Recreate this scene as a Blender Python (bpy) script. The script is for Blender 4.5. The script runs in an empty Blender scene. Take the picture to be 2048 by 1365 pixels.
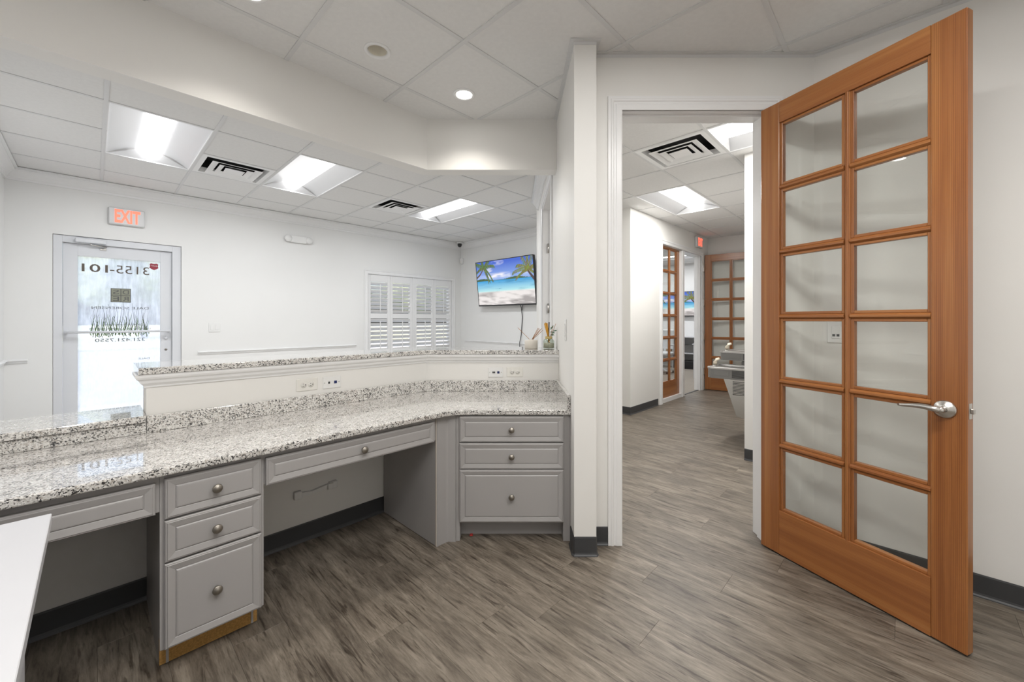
import bpy, bmesh, math, random
from mathutils import Matrix, Vector
random.seed(7)
SC = bpy.context.scene
COL = SC.collection

# ------------------------------------------------------------------ camera
CH = 1.257                      # eye height, metres
HC = 2.74                       # ceiling height
F_PX = 810.0                    # focal length for a 2048 px wide frame
cam = bpy.data.cameras.new('camera')
cam.sensor_width = 36.0
cam.lens = F_PX / 2048 * 36.0
cam.shift_y = -42.5 / 2048
cam.clip_start = 0.03
cam.clip_end = 300
cam_o = bpy.data.objects.new('camera', cam)
cam_o.location = (0, 0, CH)
cam_o.rotation_euler = (math.pi / 2, 0, 0)
COL.objects.link(cam_o)
SC.camera = cam_o

# ------------------------------------------------------------------ world and exposure
wd = bpy.data.worlds.new('world'); SC.world = wd; wd.use_nodes = True
nt = wd.node_tree
sky = nt.nodes.new('ShaderNodeTexSky'); sky.sky_type = 'NISHITA'
sky.sun_disc = False; sky.sun_elevation = math.radians(48); sky.sun_rotation = math.radians(200)
sky.air_density = 1.0; sky.dust_density = 7.0; sky.ozone_density = 0.4
bg = nt.nodes['Background']; bg.inputs[1].default_value = 0.5
nt.links.new(sky.outputs[0], bg.inputs[0])
vs = SC.view_settings
vs.view_transform = 'Standard'; vs.look = 'None'; vs.gamma = 1.0; vs.use_curve_mapping = False
vs.exposure = 0.42
SC.cycles.diffuse_bounces = 4
SC.cycles.max_bounces = 10
SC.cycles.transparent_max_bounces = 16
SC.cycles.adaptive_threshold = .02
SC.cycles.caustics_reflective = False
SC.cycles.caustics_refractive = False

TROFFER_E = 2.3        # lens emission of the fluorescent troffers
TROFFER_W = {'lobby': 17.0, 'hall': 28.0, 'office': 27.0, 'front': 21.0}   # light each troffer sends down
SPOT_W = 25.0          # watts of one recessed downlight
LENS_E = 12.0

# ------------------------------------------------------------------ frames
TH = math.radians(45.95)                 # the building grid is turned by this against the view
FW = (0.0, 0.0, 0.0)                     # x right, y forward
FU = (TH, 0.0, 0.0)                      # x = u, y = w
FV = (TH - math.pi / 2, 0.0, 0.0)        # x = -w, y = u
cu, su = math.cos(TH), math.sin(TH)
def uw(u, w): return (u * cu - w * su, u * su + w * cu)

def fmat(fr, o=(0, 0, 0)):
    return Matrix.Translation((fr[1], fr[2], 0)) @ Matrix.Rotation(fr[0], 4, 'Z') @ Matrix.Translation(o)

WM = {}
class MB:
    """collects shapes in one frame, links them as ONE mesh object"""
    def __init__(self, fr=FW): self.fr = fr; self.v = []; self.f = []; self.sm = []
    def add(self, vs_, fs, smooth=False):
        n = len(self.v); self.v += [tuple(p) for p in vs_]
        for f in fs: self.f.append(tuple(i + n for i in f)); self.sm.append(smooth)
        return self
    def box(self, x0, x1, y0, y1, z0, z1, bev=0.0, seg=1):
        if x0 > x1: x0, x1 = x1, x0
        if y0 > y1: y0, y1 = y1, y0
        if z0 > z1: z0, z1 = z1, z0
        vs_ = [(x, y, z) for z in (z0, z1) for y in (y0, y1) for x in (x0, x1)]
        fs = [(0, 2, 3, 1), (4, 5, 7, 6), (0, 1, 5, 4), (2, 6, 7, 3), (0, 4, 6, 2), (1, 3, 7, 5)]
        if bev <= 0: return self.add(vs_, fs)
        bm = bmesh.new(); bv = [bm.verts.new(p) for p in vs_]
        for f in fs: bm.faces.new([bv[i] for i in f])
        bmesh.ops.bevel(bm, geom=list(bm.edges), offset=min(bev, .45 * min(x1 - x0, y1 - y0, z1 - z0)), segments=seg, affect='EDGES', profile=.5)
        return self.bm(bm)
    def bm(self, bm, smooth=False):
        bm.verts.index_update()
        self.add([v.co[:] for v in bm.verts], [[v.index for v in f.verts] for f in bm.faces], smooth)
        bm.free(); return self
    def prism(self, poly, ax, a0, a1):
        """poly = 2-D points; ax = axis of extrusion (0,1,2)"""
        def P(p, a):
            return (a, p[0], p[1]) if ax == 0 else (p[0], a, p[1]) if ax == 1 else (p[0], p[1], a)
        n = len(poly)
        vs_ = [P(p, a0) for p in poly] + [P(p, a1) for p in poly]
        fs = [tuple(range(n))[::-1], tuple(range(n, 2 * n))] + [(i, (i + 1) % n, n + (i + 1) % n, n + i) for i in range(n)]
        return self.add(vs_, fs)
    def lathe(self, prof, c=(0, 0, 0), axis=2, n=24, smooth=True, cap=True):
        """prof = [(r, h)] along the axis"""
        vs_ = []; m = len(prof)
        for i in range(n):
            a = 2 * math.pi * i / n; ca, sa = math.cos(a), math.sin(a)
            for r, h in prof:
                p = (r * ca, r * sa, h) if axis == 2 else (r * ca, -h, r * sa) if axis == 1 else (h, r * ca, r * sa)
                vs_.append((c[0] + p[0], c[1] + p[1], c[2] + p[2]))
        fs = []
        for i in range(n):
            j = (i + 1) % n
            for k in range(m - 1): fs.append((i * m + k, j * m + k, j * m + k + 1, i * m + k + 1))
        if cap:
            if prof[0][0] > 1e-6: fs.append(tuple(i * m for i in range(n))[::-1])
            if prof[-1][0] > 1e-6: fs.append(tuple(i * m + m - 1 for i in range(n)))
        return self.add(vs_, fs, smooth)
    def tube(self, pts, r, n=8, r1=None, smooth=True):
        pts = [Vector(p) for p in pts]; m = len(pts); vs_ = []; fs = []
        for i, p in enumerate(pts):
            d = (pts[min(i + 1, m - 1)] - pts[max(i - 1, 0)]).normalized()
            up = Vector((0, 0, 1)) if abs(d.z) < .9 else Vector((1, 0, 0))
            a = d.cross(up).normalized(); b = d.cross(a)
            rr = r if r1 is None else r + (r1 - r) * i / (m - 1)
            for k in range(n):
                t = 2 * math.pi * k / n
                vs_.append(tuple(p + a * rr * math.cos(t) + b * rr * math.sin(t)))
        for i in range(m - 1):
            for k in range(n):
                k2 = (k + 1) % n
                fs.append((i * n + k, i * n + k2, (i + 1) * n + k2, (i + 1) * n + k))
        fs.append(tuple(range(n))[::-1]); fs.append(tuple((m - 1) * n + k for k in range(n)))
        return self.add(vs_, fs, smooth)
    def sweep(self, pts, prof, closed=True, back=None):
        """profile (p, z): p = offset to the right-hand side of the path; mitred"""
        n = len(pts); offs = []
        for i in range(n):
            def nrm(a, b):
                dx, dy = b[0] - a[0], b[1] - a[1]; l = math.hypot(dx, dy); return (dy / l, -dx / l)
            if i == 0: m = nrm(pts[0], pts[1])
            elif i == n - 1: m = nrm(pts[-2], pts[-1])
            else:
                a = nrm(pts[i - 1], pts[i]); b = nrm(pts[i], pts[i + 1])
                s = (a[0] + b[0], a[1] + b[1]); k = 2 / (s[0] ** 2 + s[1] ** 2); m = (s[0] * k, s[1] * k)
            offs.append(m)
        m = len(prof); vs_ = []
        for q, o in zip(pts, offs):
            for p, z in prof: vs_.append((q[0] + o[0] * p, q[1] + o[1] * p, z))
        if back:                                   # last two profile points follow their own path
            for i, q in enumerate(back):
                for k in (m - 2, m - 1): vs_[i * m + k] = (q[0], q[1], prof[k][1])
        fs = []
        kk = m if closed else m - 1
        for i in range(n - 1):
            for k in range(kk):
                k2 = (k + 1) % m
                fs.append((i * m + k, i * m + k2, (i + 1) * m + k2, (i + 1) * m + k))
        if closed: fs.append(tuple(range(m))[::-1]); fs.append(tuple((n - 1) * m + k for k in range(m)))
        return self.add(vs_, fs)
    def rings(self, rects, y_of, flat=True):
        """concentric rectangles [(x0,x1,z0,z1)] at depths y_of -> stepped panel facing -y"""
        vs_ = []; fs = []
        for (x0, x1, z0, z1), y in zip(rects, y_of):
            vs_ += [(x0, y, z0), (x1, y, z0), (x1, y, z1), (x0, y, z1)]
        n = len(rects)
        for i in range(n - 1):
            for k in range(4):
                k2 = (k + 1) % 4
                fs.append((i * 4 + k, i * 4 + k2, (i + 1) * 4 + k2, (i + 1) * 4 + k))
        fs.append(tuple((n - 1) * 4 + k for k in range(4)))
        fs.append((3, 2, 1, 0))
        return self.add(vs_, fs)
    def build(self, name, mat, parent=None, origin=None, fix=True):
        if origin is None:
            xs, ys, zs = zip(*self.v)
            origin = ((min(xs) + max(xs)) / 2, (min(ys) + max(ys)) / 2, min(zs))
        me = bpy.data.meshes.new(name)
        me.from_pydata([(a - origin[0], b - origin[1], c - origin[2]) for a, b, c in self.v], [], self.f)
        me.polygons.foreach_set('use_smooth', self.sm)
        if fix:
            bm = bmesh.new(); bm.from_mesh(me); bmesh.ops.recalc_face_normals(bm, faces=bm.faces[:]); bm.to_mesh(me); bm.free()
        if mat is not None: me.materials.append(mat)
        me.update()
        return put(name, me, self.fr, origin, parent)

def put(name, data, fr, origin, parent=None):
    o = bpy.data.objects.new(name, data); COL.objects.link(o)
    M = fmat(fr, origin); WM[o] = M
    o.location = M.translation; o.rotation_euler = (0, 0, fr[0])
    if parent is not None:
        o.parent = parent; o.matrix_parent_inverse = WM[parent].inverted()
    return o

def thing(name, label, cat, fr=FW, at=(0, 0, 0), group=None):
    o = put(name, None, fr, at); o.empty_display_size = .1
    return tag(o, label, cat, group)
def tag(o, label, cat, group=None, kind=None):
    o['label'] = label; o['category'] = cat
    if group: o['group'] = group
    if kind: o['kind'] = kind
    return o
def struct(o, label=None, cat=None):
    o['kind'] = 'structure'
    if label: o['label'] = label
    if cat: o['category'] = cat
    return o
def dup(root, loc_delta_world, label=None):
    """copy of a thing with its parts and sub-parts, shifted in the world"""
    r = root.copy(); COL.objects.link(r); r.location = root.location + Vector(loc_delta_world)
    WM[r] = Matrix.Translation(loc_delta_world) @ WM[root]
    if label: r['label'] = label
    for ch in list(root.children):
        c = ch.copy(); COL.objects.link(c); c.parent = r
        for g in list(ch.children):
            d = g.copy(); COL.objects.link(d); d.parent = c
    return r

def text_polys(s, bold=0.0):
    cu_ = bpy.data.curves.new('t', 'FONT'); cu_.body = s; cu_.size = 1.0; cu_.offset = bold; cu_.resolution_u = 3
    ob = bpy.data.objects.new('t', cu_); COL.objects.link(ob)
    dg = bpy.context.evaluated_depsgraph_get()
    me = bpy.data.meshes.new_from_object(ob.evaluated_get(dg))
    vs_ = [(v.co.x, v.co.y) for v in me.vertices]; fs = [tuple(p.vertices) for p in me.polygons]
    bpy.data.objects.remove(ob); bpy.data.curves.remove(cu_); bpy.data.meshes.remove(me)
    return vs_, fs
def add_text(mb, s, x0, x1, z0, z1, y, mirror=False, bold=0.0, keep=True):
    vs_, fs = text_polys(s, bold)
    ax = [p[0] for p in vs_]; az = [p[1] for p in vs_]
    sx = (x1 - x0) / (max(ax) - min(ax)); sz = (z1 - z0) / (max(az) - min(az))
    out = []
    for a, b in vs_:
        t = (a - min(ax)) * sx
        out.append(((x1 - t) if mirror else (x0 + t), y, z0 + (b - min(az)) * sz))
    mb.add(out, fs); return mb

# ------------------------------------------------------------------ materials
def newmat(name):
    m = bpy.data.materials.new(name); m.use_nodes = True
    nt = m.node_tree; return m, nt, nt.nodes, nt.links, nt.nodes['Principled BSDF']
def N(nt, typ, **kw):
    n = nt.nodes.new(typ)
    for k, v in kw.items():
        if k in n.inputs.keys(): n.inputs[k].default_value = v
        else: setattr(n, k, v)
    return n
def ramp(nt, stops, interp='LINEAR'):
    r = nt.nodes.new('ShaderNodeValToRGB'); r.color_ramp.interpolation = interp
    e = r.color_ramp.elements
    while len(e) < len(stops): e.new(0.5)
    for i, (p, c) in enumerate(stops):
        e[i].position = p; e[i].color = (c[0], c[1], c[2], 1)
    return r
def paint(name, col, rough=.5, var=.02, scale=6.0, bump=0.0, bscale=300.0, metal=0.0, spec=.5):
    m, nt, nd, L, b = newmat(name)
    tc = N(nt, 'ShaderNodeTexCoord')
    no = N(nt, 'ShaderNodeTexNoise', Scale=scale, Detail=3.0)
    L.new(tc.outputs['Object'], no.inputs['Vector'])
    r = ramp(nt, [(.3, [c * (1 - var) for c in col]), (.7, [min(1, c * (1 + var)) for c in col])])
    L.new(no.outputs[0], r.inputs[0]); L.new(r.outputs[0], b.inputs['Base Color'])
    b.inputs['Roughness'].default_value = rough; b.inputs['Metallic'].default_value = metal
    b.inputs['Specular IOR Level'].default_value = spec
    if bump > 0:
        n2 = N(nt, 'ShaderNodeTexNoise', Scale=bscale, Detail=2.0); L.new(tc.outputs['Object'], n2.inputs['Vector'])
        bp = N(nt, 'ShaderNodeBump', Strength=bump, Distance=.002); L.new(n2.outputs[0], bp.inputs['Height'])
        L.new(bp.outputs[0], b.inputs['Normal'])
    return m
def emit(name, col, s, base=None):
    m, nt, nd, L, b = newmat(name)
    b.inputs['Base Color'].default_value = (*(base or col), 1)
    b.inputs['Emission Color'].default_value = (*col, 1); b.inputs['Emission Strength'].default_value = s
    b.inputs['Roughness'].default_value = .4
    m.cycles.emission_sampling = 'NONE'
    return m
def wood(name, axis):
    """reddish fir with fine straight grain along the given local axis"""
    m, nt, nd, L, b = newmat(name)
    tc = N(nt, 'ShaderNodeTexCoord'); oi = N(nt, 'ShaderNodeObjectInfo')
    off = N(nt, 'ShaderNodeVectorMath', operation='SCALE'); off.inputs[0].default_value = (37, 11, 23)
    L.new(oi.outputs['Random'], off.inputs['Scale'])
    ad = N(nt, 'ShaderNodeVectorMath', operation='ADD'); L.new(tc.outputs['Object'], ad.inputs[0]); L.new(off.outputs[0], ad.inputs[1])
    sc = [1, 1, 1]; sc[axis] = .025
    mp = N(nt, 'ShaderNodeMapping'); mp.inputs['Scale'].default_value = sc; L.new(ad.outputs[0], mp.inputs[0])
    wv = N(nt, 'ShaderNodeTexWave', wave_type='BANDS', Scale=58.0, Distortion=2.2, Detail=2.0)
    wv.inputs['Detail Scale'].default_value = 1.0
    wv.bands_direction = 'X' if axis == 2 else 'Z'
    L.new(mp.outputs[0], wv.inputs['Vector'])
    n1 = N(nt, 'ShaderNodeTexNoise', Scale=26.0, Detail=4.0); L.new(mp.outputs[0], n1.inputs['Vector'])
    n2 = N(nt, 'ShaderNodeTexNoise', Scale=170.0, Detail=3.0); L.new(mp.outputs[0], n2.inputs['Vector'])
    r1 = ramp(nt, [(.30, (.265, .092, .026)), (.52, (.345, .130, .037)), (.72, (.430, .188, .058))]); L.new(n1.outputs[0], r1.inputs[0])
    r2 = ramp(nt, [(.0, (.62, .56, .52)), (.38, (1, 1, 1)), (1, (1.0, 1.0, 1.0))]); L.new(wv.outputs['Fac'], r2.inputs[0])
    mx = N(nt, 'ShaderNodeMix', data_type='RGBA', blend_type='MULTIPLY'); mx.inputs[0].default_value = .85 if axis == 2 else .3
    L.new(r1.outputs[0], mx.inputs[6]); L.new(r2.outputs[0], mx.inputs[7])
    r3 = ramp(nt, [(.3, (.86, .84, .82)), (.6, (1, 1, 1))]); L.new(n2.outputs[0], r3.inputs[0])
    m2 = N(nt, 'ShaderNodeMix', data_type='RGBA', blend_type='MULTIPLY'); m2.inputs[0].default_value = .8
    L.new(mx.outputs[2], m2.inputs[6]); L.new(r3.outputs[0], m2.inputs[7])
    L.new(m2.outputs[2], b.inputs['Base Color']); b.inputs['Roughness'].default_value = .32
    b.inputs['Coat Weight'].default_value = .25; b.inputs['Coat Roughness'].default_value = .25
    return m
def planks_mat():
    m, nt, nd, L, b = newmat('vinyl_plank')
    tc = N(nt, 'ShaderNodeTexCoord'); oi = N(nt, 'ShaderNodeObjectInfo')
    off = N(nt, 'ShaderNodeVectorMath', operation='SCALE'); off.inputs[0].default_value = (91, 53, 7)
    L.new(oi.outputs['Random'], off.inputs['Scale'])
    ad = N(nt, 'ShaderNodeVectorMath', operation='ADD'); L.new(tc.outputs['Object'], ad.inputs[0]); L.new(off.outputs[0], ad.inputs[1])
    def nz(sx, sy, scale, det, rough=.55, dist=0.0):
        mp = N(nt, 'ShaderNodeMapping'); mp.inputs['Scale'].default_value = (sx, sy, 1); L.new(ad.outputs[0], mp.inputs[0])
        n = N(nt, 'ShaderNodeTexNoise', Scale=scale, Detail=det, Roughness=rough, Distortion=dist); L.new(mp.outputs[0], n.inputs['Vector']); return n
    a = nz(1, .13, 26, 8, .72, .5); c = nz(1, .09, 150, 5, .7, .3); d = nz(1, .40, 7.5, 4)
    g = nz(1, .16, 260, 2)
    e = nz(1, .10, 62, 3, .5, .6)
    r1 = ramp(nt, [(.30, (.066, .052, .041)), (.43, (.132, .111, .089)), (.55, (.188, .162, .132)), (.70, (.275, .242, .200))]); L.new(a.outputs[0], r1.inputs[0])
    r5 = ramp(nt, [(.31, (.36, .33, .31)), (.43, (1, 1, 1))]); L.new(e.outputs[0], r5.inputs[0])
    m0 = N(nt, 'ShaderNodeMix', data_type='RGBA', blend_type='MULTIPLY'); m0.inputs[0].default_value = .9
    L.new(r1.outputs[0], m0.inputs[6]); L.new(r5.outputs[0], m0.inputs[7])
    r2 = ramp(nt, [(.30, (.55, .53, .51)), (.48, (1, 1, 1)), (.75, (1.14, 1.13, 1.12))]); L.new(c.outputs[0], r2.inputs[0])
    mx = N(nt, 'ShaderNodeMix', data_type='RGBA', blend_type='MULTIPLY'); mx.inputs[0].default_value = .85
    L.new(m0.outputs[2], mx.inputs[6]); L.new(r2.outputs[0], mx.inputs[7])
    r3 = ramp(nt, [(.3, (.78, .77, .76)), (.7, (1.18, 1.17, 1.15))]); L.new(d.outputs[0], r3.inputs[0])
    m2 = N(nt, 'ShaderNodeMix', data_type='RGBA', blend_type='MULTIPLY'); m2.inputs[0].default_value = 1.0
    L.new(mx.outputs[2], m2.inputs[6]); L.new(r3.outputs[0], m2.inputs[7])
    r4 = ramp(nt, [(0, (.93, .93, .93)), (1, (1.08, 1.08, 1.08))]); L.new(oi.outputs['Random'], r4.inputs[0])
    m3 = N(nt, 'ShaderNodeMix', data_type='RGBA', blend_type='MULTIPLY'); m3.inputs[0].default_value = 1.0
    L.new(m2.outputs[2], m3.inputs[6]); L.new(r4.outputs[0], m3.inputs[7])
    L.new(m3.outputs[2], b.inputs['Base Color'])
    b.inputs['Roughness'].default_value = .42; b.inputs['Specular IOR Level'].default_value = .45
    bp = N(nt, 'ShaderNodeBump', Strength=.25, Distance=.001); L.new(g.outputs[0], bp.inputs['Height']); L.new(bp.outputs[0], b.inputs['Normal'])
    return m
def granite_mat():
    m, nt, nd, L, b = newmat('granite')
    tc = N(nt, 'ShaderNodeTexCoord')
    n0 = N(nt, 'ShaderNodeTexNoise', Scale=130.0, Detail=2.0); L.new(tc.outputs['Object'], n0.inputs['Vector'])
    sc = N(nt, 'ShaderNodeVectorMath', operation='SCALE'); sc.inputs['Scale'].default_value = .009; L.new(n0.outputs['Color'], sc.inputs[0])
    ad = N(nt, 'ShaderNodeVectorMath', operation='ADD'); L.new(tc.outputs['Object'], ad.inputs[0]); L.new(sc.outputs[0], ad.inputs[1])
    v = N(nt, 'ShaderNodeTexVoronoi', Scale=235.0); L.new(ad.outputs[0], v.inputs['Vector'])
    sp = N(nt, 'ShaderNodeSeparateColor'); L.new(v.outputs['Color'], sp.inputs[0])
    n1 = N(nt, 'ShaderNodeTexNoise', Scale=28.0, Detail=3.0); L.new(tc.outputs['Object'], n1.inputs['Vector'])
    ma = N(nt, 'ShaderNodeMath', operation='MULTIPLY_ADD'); ma.inputs[1].default_value = .75; ma.inputs[2].default_value = -.37
    L.new(n1.outputs[0], ma.inputs[0])
    su_ = N(nt, 'ShaderNodeMath', operation='ADD'); L.new(sp.outputs[0], su_.inputs[0]); L.new(ma.outputs[0], su_.inputs[1])
    r = ramp(nt, [(.0, (.025, .025, .027)), (.08, (.10, .098, .096)), (.16, (.26, .252, .242)), (.28, (.44, .40, .36)), (.35, (.56, .545, .52)), (.60, (.68, .665, .64)), (.85, (.76, .75, .73))], 'CONSTANT')
    L.new(su_.outputs[0], r.inputs[0]); L.new(r.outputs[0], b.inputs['Base Color'])
    b.inputs['Roughness'].default_value = .12; b.inputs['Coat Weight'].default_value = 1.0; b.inputs['Coat Roughness'].default_value = .02; b.inputs['Coat IOR'].default_value = 1.6
    return m
def glass_mat(name, tint=(.97, .98, .97), haze=0.0):
    m, nt, nd, L, b = newmat(name); nd.remove(b)
    out = nd['Material Output']
    tr = N(nt, 'ShaderNodeBsdfTransparent'); tr.inputs[0].default_value = (*tint, 1)
    gl = N(nt, 'ShaderNodeBsdfGlossy'); gl.inputs['Roughness'].default_value = 0.0
    lw = N(nt, 'ShaderNodeLayerWeight', Blend=.5)          # same on both faces of a pane
    pw = N(nt, 'ShaderNodeMath', operation='POWER'); pw.inputs[1].default_value = 5.0; L.new(lw.outputs['Facing'], pw.inputs[0])
    fr = N(nt, 'ShaderNodeMath', operation='MULTIPLY_ADD'); fr.inputs[1].default_value = .96; fr.inputs[2].default_value = .04; L.new(pw.outputs[0], fr.inputs[0])
    mx = N(nt, 'ShaderNodeMixShader'); L.new(fr.outputs[0], mx.inputs[0]); L.new(tr.outputs[0], mx.inputs[1]); L.new(gl.outputs[0], mx.inputs[2])
    last = mx
    if haze > 0:
        tc = N(nt, 'ShaderNodeTexCoord')
        mp = N(nt, 'ShaderNodeMapping'); mp.inputs['Scale'].default_value = (9, 1, 1.6); L.new(tc.outputs['Object'], mp.inputs[0])
        n1 = N(nt, 'ShaderNodeTexNoise', Scale=3.0, Detail=7.0, Roughness=.65); L.new(mp.outputs[0], n1.inputs['Vector'])
        n2 = N(nt, 'ShaderNodeTexNoise', Scale=3.2, Detail=3.0); L.new(tc.outputs['Object'], n2.inputs['Vector'])
        mu = N(nt, 'ShaderNodeMath', operation='MULTIPLY'); L.new(n1.outputs[0], mu.inputs[0]); L.new(n2.outputs[0], mu.inputs[1])
        r = ramp(nt, [(.12, (haze * .45,) * 3), (.36, (haze,) * 3)]); L.new(mu.outputs[0], r.inputs[0])
        tl = N(nt, 'ShaderNodeBsdfTranslucent'); tl.inputs[0].default_value = (.9, .93, .95, 1)
        m2 = N(nt, 'ShaderNodeMixShader'); L.new(r.outputs[0], m2.inputs[0]); L.new(mx.outputs[0], m2.inputs[1]); L.new(tl.outputs[0], m2.inputs[2])
        last = m2
    L.new(last.outputs[0], out.inputs[0])
    return m
def vcol_mat(name, s):
    m, nt, nd, L, b = newmat(name)
    a = N(nt, 'ShaderNodeVertexColor'); a.layer_name = 'picture'
    b.inputs['Base Color'].default_value = (.02, .02, .02, 1); b.inputs['Roughness'].default_value = .25
    L.new(a.outputs[0], b.inputs['Emission Color']); b.inputs['Emission Strength'].default_value = s
    m.cycles.emission_sampling = 'NONE'
    return m

M = {}
M['wall'] = paint('wall_paint', (.80, .79, .765), .55, .01, 2, .05, 500)
M['wall_cool'] = paint('wall_paint_cool_light', (.80, .80, .79), .55, .01, 2, .05, 500)  # same wall paint, with the cooler daylight tone put into its colour
M['trim'] = paint('trim_paint', (.82, .82, .82), .3, .01)
M['tile'] = paint('ceiling_tile', (.78, .775, .765), .9, .02, 40, .5, 420)
M['tbar'] = paint('ceiling_grid', (.69, .69, .69), .5, .01)
M['fixture'] = paint('fixture_white', (.84, .84, .84), .45, .005)
M['reflector'] = paint('troffer_reflector', (.74, .75, .77), .35, .005)
M['lens'] = emit('troffer_lens', (1.0, .99, .98), TROFFER_E)
M['spotlens'] = emit('downlight_lens', (1.0, .97, .92), LENS_E)
M['beige'] = paint('downlight_baffle', (.80, .76, .66), .5, .02)
M['black'] = paint('black_void', (.012, .012, .013), .6, .1)
M['granite'] = granite_mat()
M['plank'] = planks_mat()
M['wood_v'] = wood('fir_upright', 2)
M['wood_h'] = wood('fir_level', 0)
M['cab'] = paint('cabinet_grey', (.365, .353, .348), .38, .012, 5)
M['cab_edge'] = paint('raw_edge', (.50, .44, .38), .6, .05)
M['particle'] = paint('particle_board', (.42, .235, .070), .8, .22, 160)
M['pewter'] = paint('pewter', (.30, .275, .24), .35, .06, 60, metal=.85)
M['nickel'] = paint('satin_nickel', (.62, .60, .57), .28, .02, metal=1.0)
M['steel'] = paint('stainless', (.52, .51, .49), .27, .02, metal=.9)
M['fgrey'] = paint('fountain_grey', (.22, .215, .207), .35, .02, metal=.45)
M['cream'] = paint('cream_plastic', (.78, .70, .56), .4, .03)
M['base'] = paint('rubber_base', (.045, .046, .049), .45, .04)
M['under'] = paint('floor_under', (.035, .03, .027), .9, .05)
M['lobbyfloor'] = paint('lobby_floor', (.58, .55, .51), .5, .08, 8)
M['carpet'] = paint('carpet', (.30, .265, .225), .95, .25, 90, .6, 300)
M['white'] = paint('white_plastic', (.80, .80, .79), .35, .005)
M['laminate'] = paint('white_laminate', (.54, .54, .56), .3, .005)
M['ivory'] = paint('ivory_plate', (.78, .765, .72), .35, .005)
M['slot'] = paint('dark_slot', (.03, .03, .03), .5, .05)
M['blue'] = paint('blue_jack', (.008, .022, .12), .4, .02)
M['red'] = emit('exit_red', (1.0, .16, .09), 1.05, (.8, .1, .06))
M['redplastic'] = paint('red_plastic', (.5, .02, .015), .4, .02)
M['signbody'] = paint('sign_housing', (.66, .66, .66), .35, .01)
M['alu'] = paint('painted_aluminium', (.70, .715, .745), .4, .008)
M['glass'] = glass_mat('clear_glass')
M['wetglass'] = glass_mat('fogged_glass', (.93, .96, .96), .60)
M['decal'] = paint('brown_lettering', (.12, .095, .075), .6, .03)
M['decal2'] = paint('grey_lettering', (.10, .10, .10), .6, .03)
M['olive'] = paint('logo_olive', (.26, .27, .21), .6, .04)
M['reed'] = paint('reed_green', (.10, .17, .05), .7, .3, 12)
M['reed2'] = paint('reed_dark', (.03, .035, .04), .7, .3, 12)
M['shield'] = paint('shield_red', (.30, .03, .05), .5, .05)
M['tvblack'] = paint('tv_black', (.02, .02, .022), .3, .02)
M['screen'] = vcol_mat('screen_picture', .74)
M['ceramic'] = paint('ceramic', (.66, .62, .56), .5, .015)
M['stick'] = paint('reed_stick', (.42, .21, .09), .7, .08, 40)
M['amber'] = paint('amber_stick', (.55, .27, .02), .55, .1, 60)
M['leaf'] = paint('leaf_green', (.10, .27, .14), .5, .15, 30)
M['jar'] = glass_mat('jar_glass', (.90, .93, .90))
M['band'] = paint('gold_band', (.58, .45, .18), .5, .05)
M['sand'] = paint('jar_fill', (.60, .55, .46), .7, .15, 80)
M['louver'] = paint('louver_white', (.80, .80, .80), .4, .005)
M['concrete'] = paint('concrete', (.36, .357, .35), .85, .08, 3)
M['asphalt'] = paint('asphalt', (.28, .285, .295), .9, .12, 4)
M['lawn'] = paint('lawn', (.30, .315, .25), .95, .2, 6)
M['tree'] = paint('tree_leaves', (.17, .21, .13), .9, .35, 4)
M['bark'] = paint('bark', (.14, .10, .07), .9, .2, 12)
M['mat'] = paint('door_mat', (.16, .165, .18), .95, .15, 60)
M['cardboard'] = paint('cardboard', (.42, .30, .19), .85, .06)
M['chairwhite'] = paint('chair_white', (.72, .73, .75), .5, .02)
M['cable'] = paint('black_cable', (.02, .02, .025), .5, .02)

# ================================================================== THE SETTING
# ---- floors
fl = struct(MB(FU).box(-1.75, 8.0, -1.75, 3.3, -.06, -.0035).build('floor', M['under']), 'grey-brown wood-look plank floor of reception room and hall')
PWID, U0P = .1815, 1.281
JOINT = {-1: 1.2585, 0: 1.107, 1: .735, 2: 1.238, 3: .902, 4: .607}
plank_mesh = {}
for k in range(-17, 37):
    ua = U0P + k * PWID; ub = ua + PWID; uc = (ua + ub) / 2
    if uc > 7.95: continue
    wmax = 2.56 if uc < 1.25 else 3.2 if uc < 4.95 else 2.66
    wmin = -1.7 if uc < 2.9 else -1.35 if uc < 4.1 else .95
    j = JOINT.get(k, (k * .4271 + .33) % 1.22)
    w_ = j - 1.22 * 4
    while w_ < wmax:
        a, b_ = max(w_, wmin), min(w_ + 1.22, wmax)
        if b_ - a > .03:
            ln = round(b_ - a, 3); g = .0003
            if ln not in plank_mesh:
                mb = MB(FU); mb.box(-PWID / 2 + g, PWID / 2 - g, -ln / 2 + g, ln / 2 - g, 0, .004, .0004)
                me = bpy.data.meshes.new('plank'); me.from_pydata(mb.v, [], mb.f); me.materials.append(M['plank']); plank_mesh[ln] = me
            put('plank', plank_mesh[ln], FU, (uc, (a + b_) / 2, -.004), fl)
        w_ += 1.22
struct(MB(FU).box(-.75, 5.1, 2.5, 6.3, -.08, -.062).build('floor_lobby', M['lobbyfloor']))
lf = MB(FU)
lf.box(-.75, 1.2, 2.56, 6.3, -.061, -.004); lf.box(1.2, 5.1, 3.2, 6.3, -.061, -.004)
struct(lf.build('floor_entry', M['lobbyfloor']), 'plain floor of the entry lobby behind the counter')
struct(MB(FU).box(5.1, 11.0, 2.66, 6.3, -.06, .004).build('floor_office', M['carpet']), 'beige carpet floor of the far office')
struct(MB(FU).box(6.77, 7.5, 2.63, 2.66, -.004, .006, .002).build('trim_threshold', M['base']))

# ---- walls (frame FU unless noted)
def wall(name, mb, mat='wall', label=None): return struct(mb.build(name, M[mat]), label)
HT = HC + .012
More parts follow.
